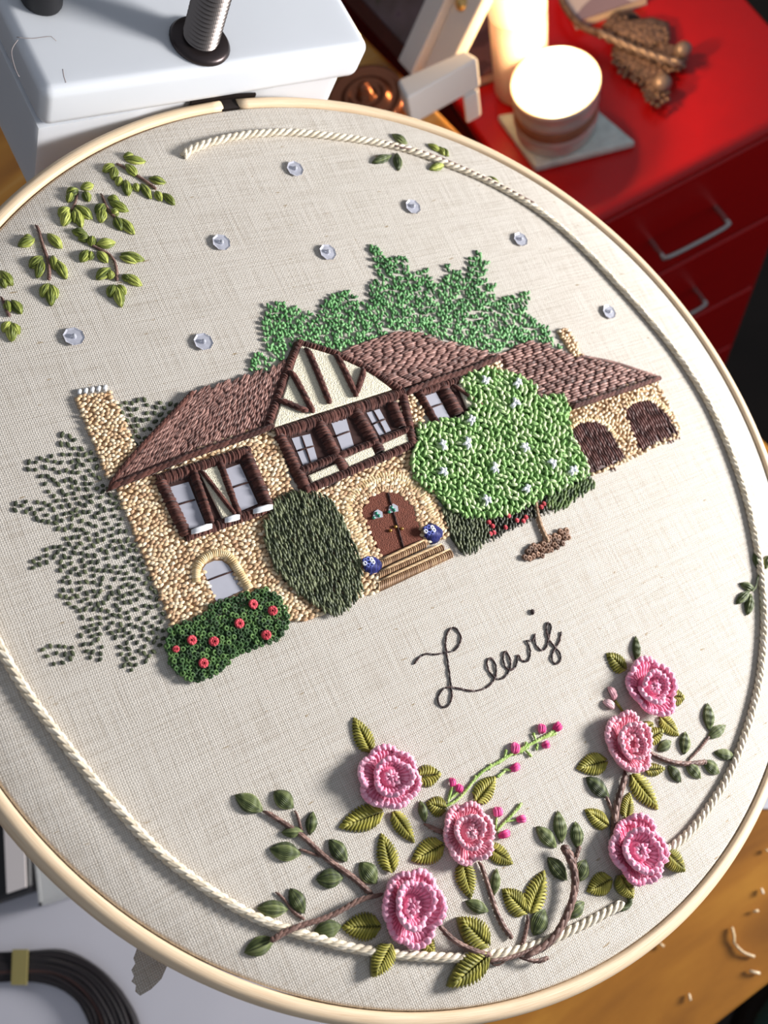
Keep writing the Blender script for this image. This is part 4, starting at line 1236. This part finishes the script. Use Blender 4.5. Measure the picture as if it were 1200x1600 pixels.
# right upper window
mb = MB(); mb.prism(PL([(656, 616), (718, 598), (740, 640), (690, 664)]), 0.00005, 0.0003); hpart('window_backing', BACKFELT, mb, smooth=False)
w = pane([(660, 621), (680, 614), (702, 654), (680, 663)]); mull(w, [((668, 640), (690, 632))], 2.2)
felt([(712, 600), (728, 594), (742, 632), (728, 640)])
frame_bars([((652, 614), (680, 662), 9), ((654, 614), (716, 596), 10), ((692, 608), (714, 648), 18)], 0.0013)
eave([(704, 604), (726, 620), (750, 636)], 6, 'timber')
# arched window
w = pane([(316, 890), (322, 882), (334, 877), (346, 877), (356, 884), (380, 922), (338, 942)]); mull(w, [((324, 908), (362, 894))], 2.2)
mb = MB()
arch_c = [(306, 912), (306, 890), (316, 874), (334, 866), (352, 868), (364, 880), (376, 900), (388, 920)]
cr = catmull([Vector((x, y, 0)) for x, y in arch_c], 3.0)
for i in range(1, len(cr)):
    dx, dy = cr[i].x - cr[i - 1].x, cr[i].y - cr[i - 1].y; l = hypot(dx, dy) or 1; nx, ny = dy / l, -dx / l
    x, y = cr[i].x, cr[i].y
    mb.stitch(P(x - nx * 8, y - ny * 8), P(x + nx * 8, y + ny * 8), 2.2 * MPP(x, y), 0.0010, rnd(0.3, 1), segs=5)
hpart('window_arch', T_TAN, mb, 'stuff', 'tan satin stitched window arch')
# front door
mb = MB(); mb.prism(PL(doorhole), 0.0002, 0.0007, inset=0.0002); door = hpart('front_door', DOORFELT, mb, smooth=False, label='red brown felt arched door')
mb = MB(); mb.stitch(P(604, 772), P(628, 857), 0.0003, 0, 0.0, z0=0.0007, taper=0.9); part('door_seam', T_DKBROWN, mb, door)
GREENB = plain('green_beads', (40, 150, 116), 0.15, spec=0.8)
GOLDB = plain('gold_beads', (196, 150, 70), 0.25, metal=0.7)
for cx, cy in ((588, 806), (612, 797)):
    mb = MB(); mb.prism(PL([(cx - 8, cy + 7), (cx - 6, cy - 4), (cx, cy - 8), (cx + 7, cy - 4), (cx + 8, cy + 4)]), 0.0006, 0.0010); lt = part('door_light', FILM, mb, door, smooth=False)
    for ddx, ddy in ((-4, 3), (4, 0), (0, -4)):
        mb = MB(); mb.ball(P(cx + ddx, cy + ddy, 0.0011), 0.00042); part('bead', GREENB, mb, door)
for cx, cy in ((610, 829), (618, 823), (628, 826)):
    mb = MB(); mb.ball(P(cx, cy, 0.0010), 0.0004); part('door_handle', GOLDB, mb, door)
def arch_band(path, w_in, w_out, r, h, mat, name, tint=(0.1, 1)):
    mb = MB(); cr = catmull([Vector((x, y, 0)) for x, y in path], 3.7)
    for i in range(1, len(cr)):
        dx, dy = cr[i].x - cr[i - 1].x, cr[i].y - cr[i - 1].y; l = hypot(dx, dy) or 1; nx, ny = dy / l, -dx / l
        x, y = cr[i].x, cr[i].y
        k = rnd(0.85, 1.12); mb.stitch(P(x - nx * w_in, y - ny * w_in), P(x + nx * w_out * k, y + ny * w_out * k), r * MPP(x, y), h, rnd(*tint), segs=4)
    hpart(name, mat, mb, 'stuff')
path = [(586, 878), (574, 846), (560, 808), (564, 786), (580, 770), (604, 762), (626, 768), (644, 784), (654, 812), (664, 844)]
arch_band(path, 6, 6, 1.9, 0.0005, T_STEP, 'door_arch', (0.4, 1.0))
path = [(574, 872), (560, 836), (546, 806), (548, 782), (566, 762), (598, 748), (630, 752), (654, 772), (670, 802), (684, 832)]
arch_band(path, 9, 15, 2.1, 0.0005, T_TAN, 'door_arch', (0.2, 1.0))
for poly in ([(593, 877), (660, 846), (664, 857), (592, 891)], [(592, 894), (687, 852), (692, 861), (591, 906)], [(591, 909), (700, 860), (706, 872), (589, 927)]):
    mb = MB(); underlay(mb, poly, 0.0004, 0.2)
    a0, a1, b1_, b0_ = poly
    n = int(hypot(a1[0] - a0[0], a1[1] - a0[1]) / 3.2)
    for i in range(n + 1):
        f = i / n
        xa, ya = a0[0] + (a1[0] - a0[0]) * f, a0[1] + (a1[1] - a0[1]) * f; xb, yb = b0_[0] + (b1_[0] - b0_[0]) * f, b0_[1] + (b1_[1] - b0_[1]) * f
        mb.stitch(P(xa, ya), P(xb, yb), 2.0 * MPP(xa, ya), 0.0004, rnd(0.0, 0.8), z0=0.0003)
    mb.stitch(P(*a0), P(*a1), 2.2 * MPP(*a0), 0.0002, 1.0, z0=0.0009, segs=8)
    hpart('step', T_STEP, mb, 'stuff')
for cx, cy in ((578, 884), (673, 834)):
    mb = MB(); m = MPP(cx, cy)
    for k in range(11):
        o = (k - 5) * 2.4; hh = sqrt(max(0.05, 1 - (o / 14) ** 2)) * 16.5
        mb.stitch(P(cx + o - 2, cy - hh), P(cx + o + 2, cy + hh), 2.1 * m, 0.0016, rnd(0.0, 0.6), segs=5)
    pot = hpart('flower_pot', T_BLUE, mb, 'stuff', 'round dark blue stitched pot')
    for k in range(7):
        a = k * 2 * pi / 7; mb = MB(); mb.torus(P(cx - 2 + 6.5 * cos(a), cy - 6 + 5 * sin(a), 0.0022), 0.00042, 0.00024, 8, 5, rnd(0.7, 1.0)); part('bead', T_BLUE if k % 3 else T_WHITE, mb, pot)

# ================================================================== trees and bushes
lt1 = [(96, 672), (112, 676), (120, 692), (148, 712), (160, 748), (182, 776), (192, 820), (224, 880), (240, 920), (256, 960), (262, 984), (240, 1028), (204, 1052), (192, 1040), (180, 1000), (160, 980), (160, 1032), (140, 1032), (124, 988), (124, 960), (92, 932), (96, 900), (88, 872), (48, 892), (48, 880), (80, 852), (112, 856), (88, 824), (24, 800), (16, 784), (52, 784), (80, 784), (64, 752), (36, 728), (40, 716), (68, 716), (92, 708)]
lt2 = [(66, 1010), (112, 1004), (118, 1020), (104, 1040), (88, 1042), (68, 1026)]
lt3 = [(184, 636), (216, 618), (236, 632), (264, 628), (284, 634), (240, 676), (214, 704), (194, 660)]
mb = MB()
for poly in (lt1, lt2, lt3):
    for (x, y) in scatter(poly, 8.8):
        a = radians(random.choice((rnd(15, 80), rnd(100, 165)))); l = 4.3 * rnd(0.8, 1.25); m = MPP(x, y)
        mb.stitch(P(x - cos(a) * l, y + sin(a) * l), P(x + cos(a) * l, y - sin(a) * l), 3.1 * m, 0.00005, rnd(0, 0.8), segs=3, flat=0.5, taper=0.35)
part('left_tree', T_LEFTTREE, mb, kind='stuff', label='sparse dark olive tree left of the cottage')
bt = [(410, 512), (419, 481), (436, 475), (467, 486), (497, 503), (506, 475), (532, 460), (542, 455), (553, 473), (579, 477), (577, 447), (594, 440), (577, 390), (586, 386), (601, 403), (616, 408), (636, 405), (640, 429), (666, 427), (679, 447), (696, 442), (698, 416), (711, 429), (731, 434), (735, 408), (748, 397), (759, 412), (753, 438), (772, 451), (774, 473), (813, 464), (828, 460), (828, 477), (822, 499), (848, 512), (861, 533), (872, 546), (830, 534), (776, 554), (622, 516), (530, 552), (466, 534), (440, 566), (416, 546)]
bt2 = [(388, 566), (402, 556), (424, 566), (420, 586), (394, 584)]
mb = MB()
for poly in (bt, bt2):
    for (x, y) in scatter(poly, 6.0):
        g = rnd(55, 125)
        for s in (-1, 1) if random.random() < 0.6 else (1,):
            a = radians(g + s * 38); l = 8.2 * rnd(0.8, 1.2); m = MPP(x, y)
            mb.stitch(P(x, y), P(x + cos(a) * l, y - sin(a) * l), 2.2 * m, 0.00025, min(1, max(0, rnd(0.05, 0.9) + (y - 470) / 500)), segs=4, taper=0.2, z0=rnd(0, 0.0003))
part('back_tree', T_BACKTREE, mb, kind='stuff', label='bright green tree behind the roofs')
bush = [(411, 822), (427, 787), (445, 777), (467, 772), (508, 779), (530, 808), (557, 868), (564, 924), (540, 950), (521, 961), (503, 956), (460, 925), (427, 892), (413, 852)]
mb = MB(); underlay(mb, bush, 0.0006, 0.0)
seeds(mb, bush, 4.1, 15, 4.0, 112, 12, (0.0, 1.0), z0=0.0006, arch=0.0004, zvar=0.0006)
part('bush', T_BUSH, mb, kind='stuff', label='dark olive rounded bush beside the door')
tree = [(714, 596), (735, 584), (756, 578), (800, 588), (832, 602), (838, 626), (860, 622), (878, 620), (886, 640), (882, 656), (892, 692), (908, 716), (918, 742), (900, 752), (844, 780), (800, 802), (756, 812), (720, 808), (700, 800), (680, 776), (660, 764), (644, 748), (638, 720), (650, 690), (648, 668), (680, 660), (720, 656), (736, 634)]
mb = MB(); underlay(mb, tree, 0.0006, 0.0)
for lay, dist in ((0, 5.2), (1, 6.4)):
    for (x, y) in scatter(tree, dist):
        a = radians(rnd(50, 180)); l = 5.6 * rnd(0.8, 1.25); m = MPP(x, y)
        mb.stitch(P(x - cos(a) * l, y + sin(a) * l), P(x + cos(a) * l, y - sin(a) * l), 2.5 * m, 0.0003, rnd(0, 0.55) if lay == 0 else rnd(0.25, 1.0), segs=4, taper=0.12, z0=0.0005 + 0.0006 * lay + rnd(0, 0.0003))
tr = part('blossom_tree', T_TREE, mb, kind='stuff', label='light green leafy tree with white blossoms')
for (zx, zy) in ((330, 300), (445, 390), (275, 455), (165, 550), (258, 545), (485, 560), (170, 655), (365, 640), (590, 620), (668, 650), (490, 720), (335, 765), (455, 310)):
    x, y = 620 + zx / 2.5, 480 + zy / 2.5; mb = MB(); m = MPP(x, y)
    for k in range(5):
        a = k * 2 * pi / 5 + rnd(0, 1); mb.stitch(P(x, y), P(x + 8 * cos(a) * rnd(0.7, 1.2), y + 9 * sin(a) * rnd(0.7, 1.2)), 2.5 * m, 0.0005, rnd(0.2, 1), z0=0.0019, segs=3)
    part('blossom', T_WHITE, mb, tr)
stem_line('trunk', T_MIDBROWN, [(834, 772), (836, 796), (840, 816), (848, 836), (854, 848)], 9, tr)
mb = MB(); soil = [(818, 870), (830, 854), (852, 842), (874, 830), (888, 828), (890, 840), (876, 852), (850, 866), (828, 878)]
underlay(mb, soil, 0.0003, 0.1)
for (x, y) in scatter(soil, 6.0): mb.torus(P(x, y, 0.0006), 0.0005, 0.0004, 8, 5, rnd(0, 1), rnd(-0.3, 0.3))
part('soil_mound', T_SOIL, mb, tr, 'stuff')
h1 = [(690, 800), (720, 802), (756, 814), (762, 840), (742, 860), (720, 864), (704, 842)]
mb = MB(); underlay(mb, h1, 0.0003, 0.0); seeds(mb, h1, 4.4, 13, 3.8, 100, 25, (0, 0.9), z0=0.0003, arch=0.0004, zvar=0.0003); part('hedge', T_BUSH, mb, kind='stuff', label='dark olive low hedge by the steps')
h2 = [(850, 780), (914, 742), (928, 760), (900, 778), (882, 792), (860, 798)]
mb = MB(); underlay(mb, h2, 0.0003, 0.0); seeds(mb, h2, 4.4, 13, 3.8, 80, 25, (0, 0.9), z0=0.0003, arch=0.0004, zvar=0.0003); part('hedge', T_HEDGE, mb, kind='stuff', label='green low hedge by the garage')
h3 = [(756, 812), (800, 800), (856, 776), (858, 796), (800, 826), (770, 842), (758, 838)]
mb = MB(); underlay(mb, h3, 0.0002, 0.0); seeds(mb, h3, 5.0, 11, 3.6, 90, 35, (0, 0.9), z0=0.0002, arch=0.0004); fb = part('flower_bed', T_DARKHEDGE, mb, kind='stuff', label='dark flower bed with red knots')
def knot(x, y, rpx, mat, parent, name='knot', zb=0.0):
    m = MPP(x, y); mb = MB(); t = rnd(0.2, 1.0)
    mb.torus(P(x, y, zb + rpx * m * 0.5), rpx * m * 0.62, rpx * m * 0.45, 9, 6, t, rnd(-0.2, 0.2)); mb.torus(P(x, y, zb + rpx * m * 0.95), rpx * m * 0.3, rpx * m * 0.3, 8, 5, t * 0.6)
    return part(name, mat, mb, parent)
def rolled_rose(x, y, rpx, mat, parent, zb):
    m = MPP(x, y); mb = MB()
    mb.torus(P(x, y, zb + rpx * m * 0.4), rpx * m * 0.64, rpx * m * 0.36, 10, 6, 0.75, rnd(-0.25, 0.25))
    mb.torus(P(x + rnd(-1, 1), y, zb + rpx * m * 0.55), rpx * m * 0.34, rpx * m * 0.20, 8, 5, 0.25, rnd(-0.3, 0.3))
    return part('red_rose', mat, mb, parent)
for x, y in ((764, 816), (770, 822), (766, 834), (772, 832), (795, 806), (790, 824), (808, 813), (822, 808), (850, 787), (846, 792), (818, 814)): knot(x, y, 3.6, T_RED, fb, 'red_knot', 0.0006)
rb = [(264, 984), (290, 972), (320, 960), (332, 944), (360, 934), (390, 926), (416, 920), (436, 932), (448, 954), (452, 974), (436, 998), (400, 1012), (362, 1028), (348, 1048), (326, 1058), (304, 1064), (282, 1056), (266, 1036), (260, 1008)]
mb = MB(); underlay(mb, rb, 0.0007, 0.0)
for (x, y) in scatter(rb, 5.6):
    m = MPP(x, y); mb.torus(P(x, y, 0.0009 + rnd(0, 0.0004)), 3.0 * m, 1.9 * m, 8, 5, rnd(0, 1), rnd(-0.4, 0.4))
rbush = part('rose_bush', T_KNOTG, mb, kind='stuff', label='green french knot bush with red roses')
for x, y in ((396, 944), (426, 954), (374, 974), (416, 992), (300, 1000), (334, 1002), (318, 1036), (275, 1014)): rolled_rose(x, y, 7.8 if x != 275 else 5.5, T_RED, rbush, 0.0011)

# ================================================================== branches, leaves and crocheted roses
branches = [
    ([(411, 1266), (445, 1288), (474, 1308), (500, 1334), (525, 1354), (552, 1372), (578, 1398)], 9, [(411, 1268, 366, 1242, 26), (458, 1263, 427, 1236, 26), (483, 1306, 488, 1267, 18), (474, 1299, 438, 1301, 16), (470, 1335, 420, 1326, 27), (542, 1347, 513, 1311, 24), (536, 1371, 492, 1374, 27), (588, 1381, 561, 1347, 28)], [[(460, 1266), (466, 1280), (470, 1298)], [(466, 1326), (482, 1332), (500, 1338)]]),
    ([(594, 1398), (560, 1404), (536, 1418), (505, 1434), (470, 1444), (440, 1456), (420, 1468)], 9, [(475, 1428, 452, 1387, 24), (450, 1421, 400, 1419, 24), (429, 1467, 380, 1489, 26), (533, 1446, 488, 1458, 26)], [[(430, 1393), (446, 1408), (456, 1424), (474, 1436)]]),
    ([(676, 1438), (692, 1460), (722, 1480), (758, 1492)], 9, [(689, 1446, 681, 1397, 18)], []),
    ([(748, 1346), (758, 1374), (768, 1408), (780, 1440), (796, 1464)], 8, [(763, 1424, 725, 1408, 18), (770, 1401, 775, 1356, 16)], []),
    ([(812, 1492), (842, 1480), (864, 1456), (880, 1424), (890, 1394), (891, 1368), (886, 1344), (872, 1322)], 13, [(869, 1325, 836, 1291, 22), (877, 1319, 870, 1266, 22), (902, 1327, 898, 1283, 22), (885, 1376, 854, 1339, 24), (901, 1378, 914, 1343, 24), (884, 1433, 912, 1409, 22), (832, 1462, 850, 1420, 28)], [[(892, 1356), (898, 1340), (903, 1324)], [(756, 1500), (782, 1498), (812, 1488), (836, 1478)], [(806, 1494), (830, 1502), (848, 1496)], [(824, 1430), (821, 1454), (812, 1482)]]),
    ([(976, 1206), (969, 1230), (960, 1258), (956, 1284), (954, 1312)], 11, [(951, 1246, 914, 1214, 24)], [[(944, 1240), (950, 1256), (957, 1272)]]),
    ([(1008, 1174), (1036, 1188), (1066, 1194), (1100, 1191)], 8, [(1107, 1143, 1104, 1098, 20), (1104, 1154, 1133, 1133, 16), (1067, 1180, 1070, 1143, 19), (1025, 1173, 1048, 1158, 16), (1042, 1196, 1063, 1223, 18), (1069, 1189, 1094, 1217, 20), (1097, 1189, 1123, 1209, 20), (1114, 1176, 1148, 1182, 16)], [[(1074, 1188), (1090, 1172), (1106, 1152)]]),
    ([(662, 1286), (676, 1296), (694, 1302)], 8, [(664, 1286, 655, 1250, 14)], []),
]
for main, w, leaves, subs in branches:
    br_o = stem_line('rose_branch', T_BROWN, main, w * 1.2, z=0.0013 if main[0] in ((594, 1398), (812, 1492), (676, 1438)) else 0.0)
    for s in subs: stem_line('twig', T_BROWN, s, max(5, w * 0.65), br_o, z=0.0013 if s[0] in ((756, 1500), (806, 1494)) else 0.0)
    for (bx, by, tx, ty, lw) in leaves: satin_leaf('leaf', T_DARKG, (bx, by), (tx, ty), lw, br_o)
satin_leaf('leaf', T_DARKG, (994, 1036), (992, 993), 14)

def petal_mesh(c, Rx, Ry, ang, span, r0, r1, z0, z1, nst, mat, name, parent, curl=0.2):
    """crocheted petal: a ruffled fan of fat stitches with a looped rim"""
    mb = MB()
    Rm = (Rx + Ry) / 2
    ph, am = rnd(0, 6.28), rnd(0.04, 0.09) * Rm
    def surf(u, v, dz=0.0):
        a = ang + u * span / 2
        edge = 1 - 0.34 * min(1, abs(u)) ** 2.4
        rr = r0 + (r1 - r0) * v * edge
        z = z0 + (z1 - z0) * sin(v * pi * 0.5) * (1 - 0.45 * u * u) - curl * Rm * max(0, v - 0.7) ** 2 * 5 + am * v * sin(2.6 * u + ph)
        return Vector((c.x + Rx * rr * cos(a), c.y + Ry * rr * sin(a), max(0.0002, z + dz)))
    NU, NV = nst * 2, 6
    for side in (0, 1):
        for i in range(NU + 1):
            for j in range(NV + 1):
                mb.v.append(tuple(surf(i / NU * 2 - 1, j / NV, -side * 0.0005))); mb.t.append(0.3); mb.w.append(0)
    W = NV + 1; half = (NU + 1) * W
    for i in range(NU):
        for j in range(NV):
            q = (i * W + j, i * W + j + 1, (i + 1) * W + j + 1, (i + 1) * W + j)
            mb.f.append(q); mb.f.append(tuple(x + half for x in reversed(q)))
    bt = rnd(0.38, 0.55)
    rs = Rm * span / 2 * (r0 + r1) / nst * 0.50
    for i in range(nst):
        u = (i + 0.5) / nst * 2 - 1 + rnd(-0.04, 0.04)
        pts, rad = [], []
        for j in range(6):
            t = j / 5; v = 0.05 + 0.88 * t
            pts.append(surf(u + 0.15 / nst * sin(v * 9), v, rs * 0.25)); rad.append(rs * (0.75 + 0.25 * sin(v * 14)))
        mb.tube(pts, rad, min(1, max(0, bt + rnd(-0.15, 0.15))), tws=1.0)
    # looped rim standing proud: pairs of short fat stitches like a braided chain
    n = max(4, int(nst * 0.8))
    rb_ = Rm * 0.088
    for i in range(n):
        u0_, u1_ = (i - 0.15) / n * 2 - 1, (i + 1.15) / n * 2 - 1
        for (va, vb) in ((0.84, 1.0), (1.06, 0.94)):
            q = [surf(max(-1.05, u0_), va, rb_ * 0.2), surf((u0_ + u1_) / 2, (va + vb) / 2 + 0.02, rb_ * rnd(0.75, 1.15)), surf(min(1.05, u1_), vb, rb_ * 0.2)]
            mb.tube(q, [rb_ * 0.5, rb_ * 0.98, rb_ * 0.5], min(1, bt + rnd(0.05, 0.35)), tws=1.0)
    return part(name, mat, mb, parent)
def crochet_rose(cx, cy, rx, ry, mat, seed, height=1.0, open_c=0.0, label=None):
    random.seed(seed)
    c = P(cx, cy)
    Rx = (P(cx + rx, cy) - c).length * 1.07; Ry = (P(cx, cy - ry) - c).length * 1.07
    Rm = (Rx + Ry) / 2
    hgt = Rm * 0.60 * height
    mb = MB()
    # rolled centre
    n = 13
    for i in range(n):
        t = i / (n - 1); a = t * 1.35 * 2 * pi + seed
        rr = 0.05 + 0.19 * t + open_c
        p = []
        for k in (0, 0.5, 1.0):
            aa = a + k * 0.75
            p.append(Vector((c.x + Rx * rr * cos(aa), c.y + Ry * rr * sin(aa), hgt * (0.80 - 0.10 * t - open_c * 1.2) + (Rm * 0.06 if k == 0.5 else 0) + rnd(-0.03, 0.03) * Rm)))
        mb.tube(p, [Rm * 0.055, Rm * 0.105, Rm * 0.055], rnd(0.25, 0.9), tws=1.0)
    mb.lathe([(Rm * 0.45, 0.0002), (Rm * 0.42, hgt * 0.45), (Rm * 0.30, hgt * (0.74 - open_c * 1.9)), (1e-8, hgt * (0.78 - open_c * 3.2))], 14, c, 0.1)
    rose = part('crochet_rose', mat, mb, label=label)
    a0 = seed * 1.3
    nO = random.choice((5, 6))
    for k in range(nO):
        petal_mesh(c, Rx, Ry, a0 + k * 2 * pi / nO + rnd(-0.12, 0.12), 2 * pi / nO * 1.28, 0.42, rnd(0.86, 1.02), hgt * 0.16, hgt * rnd(0.42, 0.70), 9, mat, 'petal', rose, curl=0.03)
    for k in range(3):
        sh = Vector((rnd(-0.06, 0.06) * Rx, rnd(-0.06, 0.06) * Ry, 0))
        petal_mesh(c + sh, Rx, Ry, a0 + 0.5 + k * 2 * pi / 3 + rnd(-0.25, 0.25), rnd(2.0, 2.6), 0.24 + open_c * 0.5, rnd(0.50, 0.66), hgt * 0.40, hgt * rnd(0.85, 1.08), 9, mat, 'petal', rose, curl=0.03)
    return rose
crochet_rose(603, 1216, 46, 46, T_PINK, 3, label='pink crocheted rose, leftmost')
crochet_rose(726, 1301, 38, 45, T_PINK2, 5, label='pink crocheted rose in the middle of the garland')
crochet_rose(635, 1417, 44, 58, T_PINK, 8, label='largest pink crocheted rose, lowest')
crochet_rose(1008, 1077, 35, 41, T_PINK, 11, label='pink crocheted rose, topmost')
crochet_rose(975, 1164, 34, 44, T_PINK2, 14, open_c=0.12, label='pink crocheted rose with an open red centre')
crochet_rose(985, 1330, 42, 52, T_PINK, 17, label='pink crocheted rose beside the cord end')
random.seed(99)
olive = [(579, 1177, 552, 1121, 29), (651, 1215, 689, 1209, 30), (597, 1268, 529, 1293, 34), (612, 1268, 647, 1317, 25), (696, 1265, 665, 1254, 28), (741, 1254, 774, 1213, 30), (692, 1319, 642, 1345, 34), (721, 1345, 735, 1405, 32), (760, 1323, 801, 1350, 27), (612, 1364, 595, 1302, 32), (594, 1447, 533, 1449, 36), (606, 1474, 579, 1526, 34), (658, 1462, 678, 1489, 24), (758, 1478, 712, 1433, 40), (757, 1490, 696, 1541, 38), (822, 1427, 784, 1389, 34), (825, 1427, 850, 1360, 34),
         (976, 1048, 947, 1021, 28), (1040, 1088, 1069, 1090, 28), (1029, 1120, 1060, 1150, 26), (1007, 1158, 1036, 1140, 24), (1004, 1140, 1020, 1130, 16), (947, 1189, 900, 1201, 30), (984, 1210, 1027, 1265, 34), (1006, 1204, 1038, 1201, 18), (976, 1281, 983, 1238, 24), (949, 1291, 913, 1265, 26), (1034, 1332, 1064, 1362, 30), (954, 1373, 916, 1393, 30), (962, 1368, 983, 1404, 30)]
OVER_CORD = {(606, 1474), (758, 1478), (757, 1490), (1034, 1332), (962, 1368)}
for (bx, by, tx, ty, w) in olive:
    fishbone('olive_leaf', T_OLIVE, (bx, by), (tx, ty), w, n=11 if hypot(tx - bx, ty - by) > 40 else 8, z=0.0014 if (bx, by) in OVER_CORD else 0.0)
# loose thread end and the loose loop
mb = MB(); cr = catmull(PL([(983, 1402), (984, 1410), (978, 1418), (969, 1421)], 0.0007), 0.0005); mb.tube(cr, [0.0006] * len(cr), 0.2); part('thread_end', T_DARKG, mb)
mb = MB(); cr = catmull(PL([(764, 1494), (768, 1505), (778, 1508), (788, 1502), (786, 1496)], 0.0006), 0.0005); mb.tube(cr, [0.00022] * len(cr), 0.2); part('thread_end', T_BROWN, mb)
# budding sprays
def bud(x0, y0, x1, y1, w, mat, parent):
    mb = MB(); m = MPP(x0, y0); a, b = P(x0, y0), P(x1, y1)
    sd = Vector((-(b - a).y, (b - a).x, 0)).normalized()
    for q in (-1, 0, 1): mb.stitch(a + sd * q * w * m * 0.12, b + sd * q * w * m * 0.12, w * m * 0.36, 0.0007, rnd(0.1, 0.8), bend=q * w * m * 0.2, z0=0.0001 * (1 - abs(q)))
    return part('bud', mat, mb, parent)
spray = stem_line('flower_spray', T_SPRING, [(690, 1262), (714, 1250), (734, 1226), (752, 1206), (776, 1192), (806, 1174), (838, 1158), (868, 1140)], 6)
for s in ([(698, 1256), (702, 1240), (706, 1228)], [(740, 1222), (742, 1212)], [(762, 1204), (766, 1194)], [(776, 1194), (792, 1182)], [(786, 1186), (790, 1172)], [(784, 1202), (800, 1204)], [(790, 1204), (776, 1214)], [(800, 1180), (824, 1168)], [(812, 1178), (822, 1160)], [(836, 1160), (832, 1146)], [(840, 1162), (836, 1172)], [(846, 1154), (868, 1146)], [(700, 1250), (714, 1238)], [(820, 1172), (828, 1182)]):
    stem_line('twig', T_SPRING, s, 6, spray)
for b_ in ((706, 1230, 704, 1216, 8), (714, 1238, 717, 1226, 9), (802, 1178, 803, 1161, 11), (796, 1204, 810, 1195, 9), (844, 1146, 844, 1132, 10), (864, 1141, 874, 1131, 10), (846, 1166, 856, 1162, 9)): bud(*b_, T_MAGENTA, spray)
spray2 = stem_line('flower_spray', T_SPRING, [(774, 1299), (788, 1284), (802, 1270), (813, 1256)], 6)
for s in ([(774, 1298), (774, 1284), (776, 1274)], [(790, 1284), (806, 1281)], [(776, 1300), (784, 1304)]): stem_line('twig', T_SPRING, s, 4, spray2)
for b_ in ((776, 1276, 774, 1262, 12), (806, 1281, 820, 1279, 9), (778, 1307, 795, 1300, 9)): bud(*b_, T_MAGENTA, spray2)
spray3 = stem_line('flower_spray', T_OLIVE, [(974, 1116), (966, 1104), (960, 1096)], 6)
for b_ in ((960, 1094, 950, 1074, 9), (958, 1106, 942, 1096, 9)): bud(*b_, T_PALEPINK, spray3)
